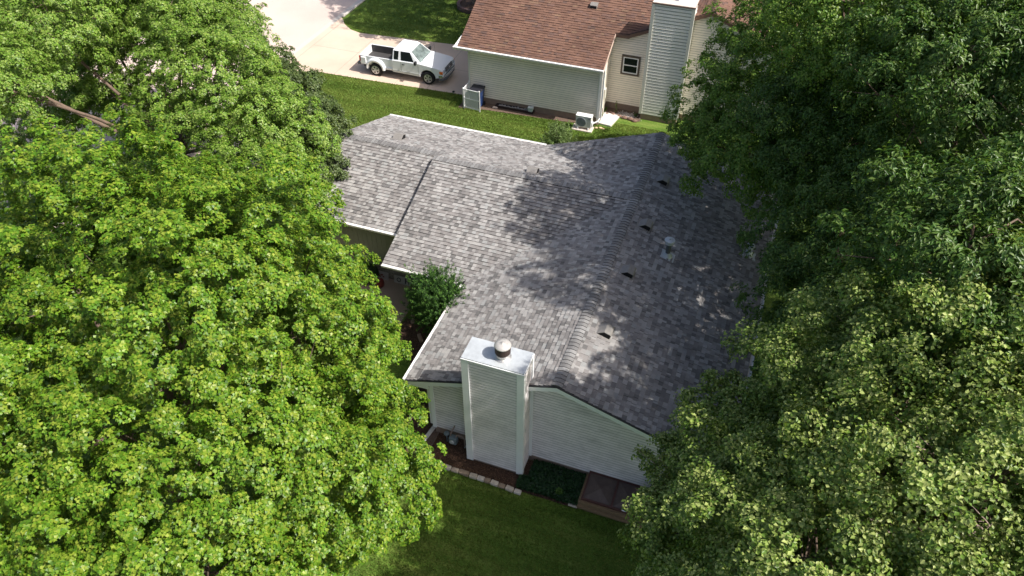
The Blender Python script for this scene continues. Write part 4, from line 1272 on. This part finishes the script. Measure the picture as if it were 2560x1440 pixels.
def leafmesh(name, P, Nn, T, ln, wd, col, m, parent, fold=.25, lobes=False):
    """P centres (n,3), Nn normals, T tip directions, ln, wd (n,), col (n,3)"""
    n = len(P)
    Nn = Nn / np.linalg.norm(Nn, axis=1, keepdims=True)
    T = T - Nn * np.sum(T * Nn, axis=1, keepdims=True)
    T = T / (np.linalg.norm(T, axis=1, keepdims=True) + 1e-9)
    B = np.cross(Nn, T)
    ln = ln[:, None]; wd = wd[:, None]
    drop = -Nn * ln * .18
    if lobes:   # six-point lobed leaf: base, 2 side tips, notch.. as two quads + tip tri fan
        pts = [P - T * ln * .45, P - T * ln * .15 + B * wd * .62 + drop * .5, P + T * ln * .08 + B * wd * .30, P + T * ln * .55 + drop,
               P + T * ln * .08 - B * wd * .30, P - T * ln * .15 - B * wd * .62 + drop * .5]
        V = np.stack(pts, 1).reshape(-1, 3)
        k = 6
        base = np.arange(n)[:, None] * k
        f1 = base + np.array([0, 1, 2, 3]); f2 = base + np.array([0, 3, 4, 5])
        loops = np.concatenate([f1, f2], 1).ravel()
        nf = 2 * n; per = 4
    else:
        pts = [P - T * ln * .5, P + B * wd * .5 + Nn * wd * fold, P + T * ln * .5 + drop, P - B * wd * .5 + Nn * wd * fold]
        V = np.stack(pts, 1).reshape(-1, 3)
        k = 4
        base = np.arange(n)[:, None] * k
        f1 = base + np.array([0, 1, 2]); f2 = base + np.array([0, 2, 3])
        loops = np.concatenate([f1, f2], 1).ravel()
        nf = 2 * n; per = 3
    me = bpy.data.meshes.new(name)
    me.vertices.add(len(V)); me.vertices.foreach_set("co", V.astype(np.float32).ravel())
    me.loops.add(len(loops)); me.loops.foreach_set("vertex_index", loops.astype(np.int32))
    me.polygons.add(nf)
    me.polygons.foreach_set("loop_start", (np.arange(nf) * per).astype(np.int32))
    me.polygons.foreach_set("loop_total", np.full(nf, per, dtype=np.int32))
    me.update(calc_edges=True)
    at = me.attributes.new("Col", 'FLOAT_COLOR', 'FACE')
    c4 = np.ones((nf, 4), dtype=np.float32)
    c4[:, :3] = np.repeat(col, 2, axis=0)
    at.data.foreach_set("color", c4.ravel())
    me.materials.append(m)
    o = bpy.data.objects.new(name, me)
    COL.objects.link(o)
    if parent: setparent(o, parent, True)
    return o


def fib(n):
    i = np.arange(n) + .5
    ph = np.arccos(1 - 2 * i / n); th = np.pi * (1 + 5 ** .5) * i
    return np.stack([np.cos(th) * np.sin(ph), np.sin(th) * np.sin(ph), np.cos(ph)], 1)


def vnoise(p, seed=0, f=1.0):
    """cheap smooth pseudo-noise, sum of sines"""
    r = np.random.default_rng(seed)
    s = np.zeros(len(p))
    for k in range(6):
        d = r.normal(size=3); d /= np.linalg.norm(d)
        s += np.sin((p @ d) * f * (1 + k * .45) + r.uniform(0, 6.28)) / (1 + k * .3)
    return s / 3.0


def crown_points(blobs, dens, zmin=None, cl=.75, k=13, gapn=.13, fill=.5, rj=.10):
    """clumps set on each blob's surface, leaf clusters set on the clumps' outer domes"""
    C, D = [], []
    for bi, (cx, cy, cz, rx, ry, rz) in enumerate(blobs):
        area = 4 * math.pi * ((rx * ry) ** 1.6 / 3 + (rx * rz) ** 1.6 / 3 + (ry * rz) ** 1.6 / 3) ** (1 / 1.6)
        n = max(6, int(area * dens / (cl * cl * 2.2)))
        R_ = np.array([rx, ry, rz]); c0 = np.array([cx, cy, cz])
        d = fib(n) + rs.normal(scale=.35 / math.sqrt(n) * 2, size=(n, 3))
        d /= np.linalg.norm(d, axis=1, keepdims=True)
        keep = (d[:, 2] > -.8) & (rs.random(n) < np.where(d[:, 2] < -.15, .6, 1.0))
        d = d[keep]; n = len(d)
        rr_ = .90 + gapn * vnoise(d * 3.2, bi + 5, 1.7) + rs.uniform(-rj, rj * .8, n)
        p = c0 + d * R_ * rr_[:, None]
        a = d * .8 + np.array([0, 0, .45]) + rs.normal(scale=.22, size=(n, 3))
        a /= np.linalg.norm(a, axis=1, keepdims=True)
        rc = cl * rs.uniform(.55, 1.15, n) * min(1.0, .45 + .3 * min(rx, ry, rz))
        idx = np.repeat(np.arange(n), k)
        v = rs.normal(size=(len(idx), 3)); v /= np.linalg.norm(v, axis=1, keepdims=True)
        dot = np.sum(v * a[idx], 1, keepdims=True)
        v = np.where(dot < -.25, v - 2 * dot * a[idx], v)
        dot = np.sum(v * a[idx], 1, keepdims=True)
        q = p[idx] + (v * .8 + a[idx] * np.maximum(dot, 0) * .75) * rc[idx, None] * rs.uniform(.75, 1.05, (len(idx), 1))
        e = v * .55 + a[idx] * .3 + d[idx] * .25
        n2 = int(len(d) * k * fill * .5)
        dd = rs.normal(size=(n2, 3)); dd /= np.linalg.norm(dd, axis=1, keepdims=True)
        p2 = c0 + dd * R_ * rs.uniform(.45, .82, n2)[:, None]
        for q, e in ((q, e), (p2, dd)):
            ok = np.ones(len(q), bool)
            for bj, (ax, ay, az, sx_, sy_, sz_) in enumerate(blobs):
                if bj == bi: continue
                u = (q - np.array([ax, ay, az])) / np.array([sx_, sy_, sz_])
                ok &= (np.sum(u * u, 1) > .55)
            if zmin is not None: ok &= q[:, 2] > zmin
            C.append(q[ok]); D.append(e[ok])
    return np.concatenate(C), np.concatenate(D)


def leafcloud(C, D, per, rc, ll, pal, upw=.55, flat=.6, gap=0.0, aspect=.8, jitter=.25, young=None):
    n = len(C)
    A = D * .75 + np.array([0, 0, upw]) + rs.normal(scale=.25, size=(n, 3))
    A /= np.linalg.norm(A, axis=1, keepdims=True)
    rcl = rs.uniform(rc[0], rc[1], n)
    idx = np.repeat(np.arange(n), per)
    m_ = len(idx)
    v = rs.normal(size=(m_, 3)); v /= np.linalg.norm(v, axis=1, keepdims=True)
    Ai = A[idx]
    dot = np.sum(v * Ai, 1, keepdims=True)
    v = np.where(dot < -.15, v - 2 * dot * Ai, v)
    dot = np.sum(v * Ai, 1, keepdims=True)
    r = rcl[idx, None] * rs.uniform(.35, 1.05, (m_, 1)) ** .6
    off = (v - Ai * dot) * r + Ai * dot * r * flat
    # sag away from the axis and shoot extension
    P = C[idx] + off
    Nn = v * .32 + Ai * .25 + D[idx] * .45 + np.array([0, 0, .35]) + rs.normal(scale=jitter, size=(m_, 3))
    T = off + rs.normal(scale=.18, size=(m_, 3)) + np.array([0, 0, -.12])
    ln = rs.uniform(.75, 1.25, m_) * ll
    wd = ln * rs.uniform(.85, 1.1, m_) * aspect
    pal = np.array(pal)
    col = pal[rs.integers(0, len(pal), m_)] * rs.uniform(.82, 1.18, (m_, 1))
    tint = rs.uniform(.85, 1.15, (n, 1))[idx]
    col = col * tint
    if young is not None:
        yy = (dot[:, 0] > .72) & (rs.random(m_) < .45)
        col[yy] = col[yy] * .4 + np.array(young) * .6 * rs.uniform(.8, 1.2, (yy.sum(), 1))
    return P, Nn, T, ln, wd, col


def limbs(base, fork, blobs, C, r0, nt=36, seed=1, bare=()):
    r = random.Random(seed)
    mb = MB()
    base = Vector(base); fork = Vector(fork)
    mid = base.lerp(fork, .5) + Vector((r.uniform(-.15, .15), r.uniform(-.15, .15), 0))
    mb.tube([base + Vector((0, 0, -.1)), base + Vector((0, 0, .3)), mid, fork], [r0 * 1.35, r0, r0 * .85, r0 * .75], 9)
    br = MB()
    cents = []
    for (cx, cy, cz, rx, ry, rz) in blobs:
        c = Vector((cx, cy, cz - rz * .15))
        m1_ = fork.lerp(c, .5) + Vector((r.uniform(-.4, .4), r.uniform(-.4, .4), r.uniform(0, .5)))
        br.tube([fork - Vector((0, 0, .1)), m1_, c, c + Vector((0, 0, rz * .55))], [r0 * .5, r0 * .38, r0 * .26, r0 * .08], 7)
        cents.append((c, m1_))
    for i in range(nt * len(blobs)):
        p = Vector(C[r.randrange(len(C))])
        c, m1_ = min(cents, key=lambda q: (q[0] - p).length)
        st = c.lerp(m1_, r.uniform(-.25, .8)) if r.random() < .7 else c + Vector((0, 0, r.uniform(0, 1)))
        md_ = st.lerp(p, .5) + Vector((r.uniform(-.3, .3), r.uniform(-.3, .3), r.uniform(-.1, .45)))
        rr_ = r0 * r.uniform(.05, .12)
        br.tube([st, md_, p], [rr_, rr_ * .7, .008], 5, caps=False)
    return mb, br


def tree(name, label, base, fork, blobs, dens, per, rc, ll, pal, m, r0=.22, lobes=False, young=None, nt=14, group=None,
         seed=1, zmin=None, upw=.55, flat=.6, aspect=.8, jitter=.25, cut=None, cl=.75, k=13, fill=.5, gapn=.13, rj=.10):
    t = thing(name, label, 'tree', base, group=group)
    C, D = crown_points(blobs, dens, zmin, cl=cl, k=k, fill=fill, gapn=gapn, rj=rj)
    if cut is not None:
        k = cut(C); C, D = C[k], D[k]
    P, Nn, T, ln, wd, col = leafcloud(C, D, per, rc, ll, pal, upw, flat, aspect=aspect, jitter=jitter, young=young)
    leafmesh('crown', P, Nn, T, ln, wd, col, m, t, lobes=lobes)
    mb, br = limbs(base, fork, blobs, C, r0, nt, seed)
    mb.build('trunk', M['bark'], t, world=True, smooth=True)
    br.build('limbs', M['bark'], t, world=True, smooth=True)
    return t, len(P)


MAPLE = [(.095, .195, .012), (.135, .24, .017), (.060, .145, .010), (.19, .28, .026), (.095, .20, .014), (.078, .175, .012), (.16, .255, .022)]
SILVER = [(.13, .24, .025), (.17, .275, .035), (.10, .20, .022), (.21, .30, .07)]
ASH = [(0.06, 0.13, 0.02), (0.086, 0.163, 0.026), (0.046, 0.104, 0.018), (0.122, 0.189, 0.041)]
ELM = [(0.114, 0.218, 0.029), (0.162, 0.276, 0.038), (0.082, 0.17, 0.023), (0.211, 0.316, 0.056)]
PEAR = [(0.164, 0.24, 0.039), (0.232, 0.312, 0.065), (0.109, 0.189, 0.029), (0.328, 0.39, 0.111), (0.089, 0.156, 0.026)]
OAK = [(.085, .13, .04), (.11, .155, .05), (.065, .10, .03)]
total = 0
# front maple
blobs = [(-12.6, 9.8, 6.4, 5.2, 5.0, 4.6), (-8.6, 7.9, 4.6, 2.6, 2.6, 2.6), (-7.6, 9.5, 3.5, 1.8, 1.8, 1.5), (-10.6, 11.9, 4.4, 2.4, 2.2, 2.4), (-8.9, 11.0, 3.7, 1.6, 1.4, 1.5), (-10.2, 6.3, 5.6, 3.4, 3.2, 3.2),
         (-16.4, 10.5, 5.8, 3.6, 3.8, 3.4), (-13.6, 13.6, 4.8, 3.0, 2.6, 2.8), (-16.6, 14.4, 4.6, 2.6, 2.6, 2.6), (-14.5, 6.0, 5.5, 3.6, 3.4, 3.2), (-8.6, 4.6, 4.6, 2.2, 2.2, 2.4)]
t, n = tree('maple_tree', 'huge bright green maple filling the left foreground beside the house', (-12.6, 9.9, 0), (-12.6, 9.9, 2.4), blobs, 1.0, 62, (.12, .24), .074, MAPLE, M['leaf'], .34, True, (.30, .35, .045), 6, seed=2, zmin=1.2, flat=.7, upw=.6, jitter=.30, cl=.50, k=9, fill=.7, gapn=.2, rj=.2)
total += n
# street tree upper left, open crown with bare limbs
blobs = [(-22.6, 23.2, 8.0, 2.8, 2.2, 1.8), (-19.3, 20.7, 6.6, 2.5, 2.5, 2.3), (-22.0, 24.4, 6.4, 2.1, 2.1, 2.0), (-16.9, 19.8, 5.2, 2.3, 2.1, 2.2), (-25.2, 19.6, 8.6, 2.5, 2.4, 2.2), (-15.6, 17.8, 4.4, 2.1, 2.0, 1.8), (-23.4, 15.8, 8.4, 1.6, 1.5, 1.4), (-28.0, 24.5, 6.5, 2.4, 2.4, 2.2), (-25.2, 26.6, 6.0, 2.4, 2.3, 2.1), (-28.6, 21.6, 3.8, 2.0, 1.9, 1.7), (-24.6, 22.2, 3.6, 1.9, 1.8, 1.5), (-25.3, 21.0, 5.6, 1.3, 1.3, 1.1), (-22.4, 19.0, 2.8, 1.6, 1.5, 1.3), (-27.0, 17.6, 3.4, 1.6, 1.5, 1.3)]
t, n = tree('silver_maple', 'open light green tree with bare limbs showing at the top left', (-21.8, 20.4, 0), (-21.6, 20.4, 3.4), blobs, 1.0, 48, (.12, .25), .072, SILVER, M['leaf'], .16, True, (.30, .38, .08), 7, seed=5, flat=.7, jitter=.3, cl=.5, k=9, fill=.8)
total += n
bl_ = MB()
for pts, r_ in ((((-21.6, 20.4, 3.2), (-22.6, 18.6, 5.2), (-24.4, 17.2, 7.4), (-26.0, 16.0, 8.4)), (.10, .08, .05, .02)),
                (((-20.2, 16.0, 3.2), (-21.6, 16.4, 4.6), (-23.2, 16.8, 6.2), (-24.8, 17.0, 7.6)), (.02, .03, .035, .02)),
                (((-21.2, 20.2, 3.4), (-20.8, 18.4, 4.2), (-19.6, 16.6, 4.9), (-18.4, 15.6, 5.0)), (.07, .05, .03, .015)),
                (((-21.4, 20.6, 3.4), (-22.8, 21.8, 5.0), (-24.6, 22.6, 6.6)), (.08, .055, .03))):
    bl_.tube(pts, r_, 7)
bl_.build('bare_limbs', M['bark'], t, world=True, smooth=True)
# oak by the driveway tip
blobs = [(-17.2, 22.8, 3.4, 1.7, 1.9, 1.7), (-19.0, 24.4, 3.8, 1.6, 1.6, 1.7), (-20.8, 26.0, 4.0, 1.2, 1.2, 1.4), (-15.9, 21.5, 3.2, 1.1, 1.1, 1.1)]
t, n = tree('oak_tree', 'olive green tree between the bright maple and the grey roof tip', (-18.2, 24.8, 0), (-18.2, 24.8, 1.8), blobs, 1.1, 30, (.10, .2), .075, OAK, M['leafd'], .16, False, (.18, .22, .08), 9, seed=6, flat=.8, cl=.36, k=8, fill=.9)
total += n
# upper right elm over the back corner of the roof
blobs = [(.7, 26.0, 8.0, 2.9, 2.8, 2.8), (3.6, 27.2, 10.0, 3.4, 3.2, 3.0), (.3, 23.8, 6.4, 2.6, 2.4, 2.3), (3.8, 24.0, 8.8, 2.8, 2.8, 2.8), (3.0, 30.2, 9.4, 3.2, 3.0, 3.0), (-1.3, 24.4, 5.8, 1.3, 1.2, 1.2), (1.6, 21.8, 11.8, 2.2, 2.2, 1.8)]
t, n = tree('elm_tree', 'dark green tree overhanging the far right corner of the grey roof', (4.2, 27.0, 0), (3.7, 26.8, 3.4), blobs, 1.0, 36, (.12, .26), .075, ELM, M['leafd'], .30, False, (.24, .30, .07), 8, seed=7, flat=.9, jitter=.34, cl=.45, k=9, fill=.7, gapn=.2, rj=.18)
total += n
# right ash
blobs = [(6.4, 19.4, 10.8, 4.2, 3.8, 3.8), (4.2, 18.4, 7.0, 3.2, 2.8, 3.4), (3.5, 15.9, 5.8, 2.2, 2.0, 2.4), (3.4, 21.4, 8.2, 3.2, 2.6, 3.0), (9.4, 23.0, 10.0, 4.0, 3.6, 3.4), (8.2, 17.0, 8.6, 3.4, 3.2, 3.2), (5.6, 13.6, 11.2, 2.2, 2.0, 1.8), (3.9, 18.2, 12.2, 2.2, 2.0, 1.7), (3.9, 11.9, 11.6, 1.8, 1.6, 1.5)]
t, n = tree('ash_tree', 'deep blue-green tree at the right edge beside the roof', (6.6, 19.8, 0), (6.2, 19.4, 3.2), blobs, 1.0, 40, (.14, .30), .105, ASH, M['leafd'], .32, False, (.16, .24, .06), 8, seed=8, aspect=.45, flat=.9, jitter=.34, cl=.5, k=9, fill=.55, gapn=.22, rj=.18)
total += n
# far right
blobs = [(11.5, 29.6, 7.6, 4.8, 4.4, 4.2), (13.6, 25.2, 8.4, 4.0, 4.0, 4.0), (8.0, 33.0, 6.8, 3.8, 3.6, 3.6)]
t, n = tree('ash_tree', 'second dark tree in the top right corner of the photo', (11.6, 29.4, 0), (11.6, 29.2, 3.4), blobs, 1.0, 24, (.16, .3), .14, ASH, M['leafd'], .32, False, (.16, .24, .06), 8, seed=9, aspect=.45, cl=.7, k=9, fill=.8, gapn=.2)
total += n
# lower right pear
blobs = [(5.0, 9.4, 9.2, 3.6, 3.4, 3.2), (2.6, 7.6, 8.0, 2.1, 2.2, 2.2), (3.9, 12.2, 7.8, 2.5, 2.1, 2.5), (2.2, 10.4, 5.8, 2.0, 2.0, 2.2), (2.6, 6.0, 7.2, 2.2, 2.0, 2.0), (6.8, 12.8, 9.2, 3.0, 3.0, 2.8), (9.0, 16.0, 8.6, 3.0, 3.0, 2.8), (5.0, 5.8, 8.0, 2.6, 2.6, 2.6), (7.8, 9.4, 8.6, 3.0, 3.0, 3.0), (1.5, 8.6, 5.0, 1.6, 1.6, 1.8), (4.6, 8.6, 5.2, 3.2, 3.2, 2.6), (8.2, 12.6, 5.4, 3.2, 3.2, 2.6), (1.0, 11.9, 4.6, 1.2, .9, .9), (.1, 11.2, 4.9, .8, .6, .45), (.2, 9.4, 5.6, .9, .8, .5), (.9, 12.9, 5.6, .9, .7, .6)]
t, n = tree('pear_tree', 'pale-tipped leafy tree in the lower right foreground', (4.8, 9.8, 0), (4.8, 9.7, 3.0), blobs, .92, 42, (.11, .28), .068, PEAR, M['leaf'], .26, False, (.42, .46, .16), 12, seed=10, jitter=.38, flat=1.1, cl=.40, k=8, fill=.8, gapn=.24, rj=.22)
total += n
tw = MB()
rt_w = random.Random(4)
for (x_, y_, z_) in ((3.0, 7.8, 9.6), (3.6, 9.4, 9.9), (2.0, 9.6, 7.2), (4.4, 11.2, 10.0), (1.4, 10.9, 6.2), (5.6, 10.4, 11.9), (2.9, 6.4, 9.0), (4.1, 7.4, 10.6), (-.4, 10.9, 4.9), (2.2, 11.6, 6.6)):
    b0 = Vector((x_ + .5, y_ + .1, z_ - .3))
    for q in range(5):
        e1 = Vector((x_, y_, z_)) + Vector((rt_w.uniform(-.5, .1), rt_w.uniform(-.35, .35), rt_w.uniform(-.1, .4)))
        tw.tube([b0, b0.lerp(e1, .6) + Vector((0, 0, .05)), e1], [.014, .010, .004], 4, caps=False)
        for w_ in range(3):
            st = b0.lerp(e1, rt_w.uniform(.4, .9))
            tw.tube([st, st + Vector((rt_w.uniform(-.16, .1), rt_w.uniform(-.12, .12), rt_w.uniform(-.02, .16)))], [.006, .003], 4, caps=False)
tag(tw.build('dead_twigs', M['deadwood'], t, world=True), kind='stuff')
# tree off the top of the frame that shades the far lawn
blobs = [(-14.0, 44.2, 9.5, 6.2, 4.8, 3.6), (-17.5, 48.5, 9.0, 5.0, 4.0, 3.2), (-18.9, 40.0, 5.2, 1.0, .8, .7), (-19.7, 41.0, 3.4, 1.3, 1.0, .8), (-21.2, 46.0, 8.0, 2.4, 3.0, 2.2)]
t, n = tree('shade_tree', 'tree at the top edge whose low boughs hang over the shaded far lawn', (-19.0, 45.6, 0), (-18.4, 45.0, 3.2), blobs, 1.3, 22, (.2, .4), .13, OAK, M['leafd'], .28, False, None, 6, seed=11, cl=.8, k=9, fill=1.0)
total += n


def shrub(name, label, cat, base, blobs, dens, per, rc, ll, pal, m, aspect=.4, upw=.9, flat=1.0, jitter=.3, young=None, stems=10, kind=None, cl_=.3):
    t = thing(name, label, cat, base)
    C, D = crown_points(blobs, dens, cl=cl_, k=8)
    P, Nn, T, ln, wd, col = leafcloud(C, D, per, rc, ll, pal, upw, flat, aspect=aspect, jitter=jitter, young=young)
    leafmesh('foliage', P, Nn, T, ln, wd, col, m, t)
    mb = MB()
    for i in range(stems):
        p = Vector(C[rnd.randrange(len(C))])
        b0 = Vector(base)
        mb.tube([b0, b0.lerp(p, .5) + Vector((0, 0, .1)), p], [.02, .014, .005], 5, caps=False)
    mb.build('stems', M['bark'], t, world=True)
    return t


def shoots(name, label, cat, base, S0, S1, per, ll, aspect, pal, m, off, stemr=.008, young=None, bow=.0):
    """foliage carried along individual shoots S0 -> S1"""
    t = thing(name, label, cat, base)
    n = len(S0); idx = np.repeat(np.arange(n), per)
    u = rs.random(len(idx))[:, None]
    ax = S1 - S0
    P = S0[idx] + ax[idx] * u + np.array([0, 0, 1.0]) * bow * (u * (1 - u)) * 4 + rs.normal(scale=off, size=(len(idx), 3)) * (1.1 - .6 * u)
    o = rs.normal(size=(len(idx), 3))
    T = o * .8 + ax[idx] / (np.linalg.norm(ax[idx], axis=1, keepdims=True) + 1e-9) * .9
    Nn = rs.normal(size=(len(idx), 3)) * .6 + np.array([0, 0, .6]) + o * .3
    ln = rs.uniform(.7, 1.3, len(idx)) * ll
    pal = np.array(pal)
    col = pal[rs.integers(0, len(pal), len(idx))] * rs.uniform(.8, 1.2, (len(idx), 1))
    if young is not None:
        yy = (u[:, 0] > .7) & (rs.random(len(idx)) < .6)
        col[yy] = np.array(young) * rs.uniform(.8, 1.2, (yy.sum(), 1))
    leafmesh('foliage', P, Nn, T, ln, ln * aspect, col, m, t)
    mb = MB()
    for i in range(0, n, max(1, n // 60)):
        mb.tube([S0[i], (S0[i] + S1[i]) / 2 + np.array([0, 0, bow]), S1[i]], [stemr, stemr * .7, .003], 4, caps=False)
    mb.tube([base, (base[0], base[1], base[2] + .25)], stemr * 4, 7)
    mb.build('stems', M['bark'], t, world=True)
    return t


YEW = [(.028, .080, .015), (.04, .105, .020), (.02, .058, .012), (.055, .125, .025)]
yc = np.array([-8.9, 17.1, 2.0])
dd_ = fib(900); dd_ = dd_[dd_[:, 2] > -.65] + rs.normal(scale=.08, size=(int((fib(900)[:, 2] > -.65).sum()), 3))
rad = np.array([1.08, .9, 1.45]) * (1 + .22 * vnoise(dd_ * 3, 9, 2.2))[:, None]
s0 = yc + dd_ * rad * rs.uniform(.55, .92, (len(dd_), 1))
ln_s = rs.uniform(.16, .42, (len(dd_), 1))
dv = dd_ * .7 + np.array([0, 0, .85]) + rs.normal(scale=.25, size=dd_.shape)
s1 = s0 + dv / np.linalg.norm(dv, axis=1, keepdims=True) * ln_s
shoots('yew_bush', 'dense dark green yew in the corner between porch roof and gutter', 'bush', (-9.05, 17.15, 0), s0, s1, 62, .05, .36, YEW, M['leafy'], .035, young=(.12, .25, .04))
SHR = [(.20, .29, .10), (.25, .34, .13), (.15, .23, .07)]
n = 90
aa = rs.uniform(0, 2 * np.pi, n); rr1 = rs.uniform(.1, .85, n) ** .8; hh_ = 2.75 - rr1 * 1.2 + rs.normal(scale=.15, size=n)
b0 = np.array([-8.3, 29.2, 0])
s0 = b0 + np.stack([np.cos(aa) * .12, np.sin(aa) * .12, np.full(n, .1)], 1)
s1 = b0 + np.stack([np.cos(aa) * rr1, np.sin(aa) * rr1, hh_], 1)
shoots('tall_shrub', 'feathery light green shrub standing behind the grey roof valley', 'shrub', (-8.3, 29.2, 0), s0, s1, 130, .085, .40, SHR, M['blade'], .06, bow=.12)
gb0 = np.array([-.15, 12.85, .45]); dg = fib(260); dg = dg[dg[:, 2] > -.5]
s0 = gb0 + dg * np.array([.55, .42, .42]) * rs.uniform(.4, .9, (len(dg), 1)); s1 = s0 + (dg * .6 + np.array([0, 0, .6])) * rs.uniform(.15, .42, (len(dg), 1))
shoots('garden_bush', 'rounded leafy bush growing over the right end of the cellar doors', 'bush', (-.15, 12.9, 0), s0, s1, 12, .11, .8, [(.035, .10, .015), (.05, .13, .02), (.025, .07, .012)], M['leafd'], .05)
shrub('potted_shrub', 'round dark boxwood in a pot by the brick wall under the roof', 'shrub', (-12.98, 19.3, .02),
      [(-12.98, 19.3, .38, .22, .2, .26)], 60, 24, (.05, .09), .04, [(.02, .045, .015), (.03, .06, .02)], M['leafy'], .6, .5, .8)
MBp = MB().lathe([(.12, 0), (.16, .22), (.14, .22), (0, .20)], (-12.98, 19.3, .02), 14)
MBp.build('pot', M['plastic'], bpy.data.objects['potted_shrub'], world=True)
for (bx, by, hh1, sp_, nn, pal_, lab) in ((-7.05, 35.38, .75, .10, 7, SHR, 'slim upright seedling against the recessed sage wall'), (-6.0, 35.28, .3, .16, 14, YEW, 'low dark green plant between white gravel and the sage chimney')):
    aa = rs.uniform(0, 2 * np.pi, nn); r1 = rs.uniform(.2, 1, nn) * sp_
    s0 = np.array([bx, by, 0]) + np.zeros((nn, 3)); s1 = s0 + np.stack([np.cos(aa) * r1, np.sin(aa) * r1, hh1 * rs.uniform(.6, 1, nn)], 1)
    shoots('garden_plant', lab, 'plant', (bx, by, 0), s0, s1, 16, .06, .5, pal_, M['leafd'], .03, stemr=.004)

# ivy bed
n = 9000
x = rs.uniform(-4.35, -2.42, n); y = rs.uniform(12.38, 13.46, n)
ok = ~((x < -4.1) & (y > 12.8)); x, y = x[ok], y[ok]; n = len(x)
P = np.stack([x, y, .08 + rs.uniform(0, .14, n) + .05 * np.sin(x * 5) * np.cos(y * 6)], 1)
col = np.array([(.018, .055, .018), (.026, .075, .022), (.014, .04, .014)])[rs.integers(0, 3, n)] * rs.uniform(.8, 1.25, (n, 1))
yb_ = (np.hypot(x + 3.05, y - 12.62) < .12); col[yb_] = np.array((.07, .15, .02))
ivy = leafmesh('ivy_groundcover', P, rs.normal(scale=.35, size=(n, 3)) + np.array([0, 0, 1]), rs.normal(size=(n, 3)), rs.uniform(.05, .09, n), rs.uniform(.05, .08, n), col, M['leafd'], None)
tag(ivy, kind='stuff')
# grass blades on the lawns in view
def inpoly(x, y, poly):
    c = np.zeros(len(x), bool)
    j = len(poly) - 1
    for i in range(len(poly)):
        xi, yi = poly[i]; xj, yj = poly[j]
        c ^= ((yi > y) != (yj > y)) & (x < (xj - xi) * (y - yi) / (yj - yi + 1e-12) + xi)
        j = i
    return c
gx, gy = [], []
for (x0, x1, y0, y1, n) in ((-26, -4, 26.8, 34.4, 150000), (-26, -17, 39.4, 47, 26000), (-9, 1.5, 4, 12.6, 60000), (-1, 4, 27, 35, 16000)):
    x = rs.uniform(x0, x1, n); y = rs.uniform(y0, y1, n); gx.append(x); gy.append(y)
x = np.concatenate(gx); y = np.concatenate(gy)
bad = inpoly(x, y, drive) | inpoly(x, y, bedc) | inpoly(x, y, [(-15.0, 33.1), (-13.4, 33.35), (-9.2, 33.62), (-7.6, 33.9), (-7.6, 36), (-15.0, 36)])
bad |= inpoly(x, y, [(-8.9, 32.93), (-7.65, 32.93), (-7.65, 33.6), (-8.9, 33.6)]) | inpoly(x, y, [(-7.66, 33.84), (-6.9, 33.84), (-6.7, 35.1), (-7.66, 35.2)])
bad |= (y < 13.5) & (y > 12.36) & (x > -2.5) & (x < -.4)
bad |= inpoly(x, y, [(-7.6, 34.9), (-7.0, 35.05), (-6.3, 34.85), (-5.7, 34.8), (-3.8, 35.2), (.7, 35.8), (.7, 36), (-7.6, 36)])
bad |= (x > -15.6) & (x < .8) & (y > 13) & (y < 27.05)
x, y = x[~bad], y[~bad]; n = len(x)
P = np.stack([x, y, np.full(n, .028)], 1)
f = (np.sin(y * 4.1 + np.sin(x * .5) * 1.2) + vnoise(P, 3, .9) * 1.4) * .5
cA = np.array((.080, .135, .018)); cB = np.array((.28, .32, .085))
tt = np.clip(.42 + .36 * f + rs.normal(scale=.17, size=n), 0, 1)[:, None]
col = cA * (1 - tt) + cB * tt
T = rs.normal(scale=.55, size=(n, 3)); T[:, 2] = 1.0
Nn = rs.normal(size=(n, 3)); Nn[:, 2] *= .3
gb_ = leafmesh('grass', P, Nn, T, rs.uniform(.05, .11, n), rs.uniform(.012, .026, n), col, M['blade'], None, fold=.1)
tag(gb_, kind='stuff')
import sys
print('leaves', total, file=sys.stderr)
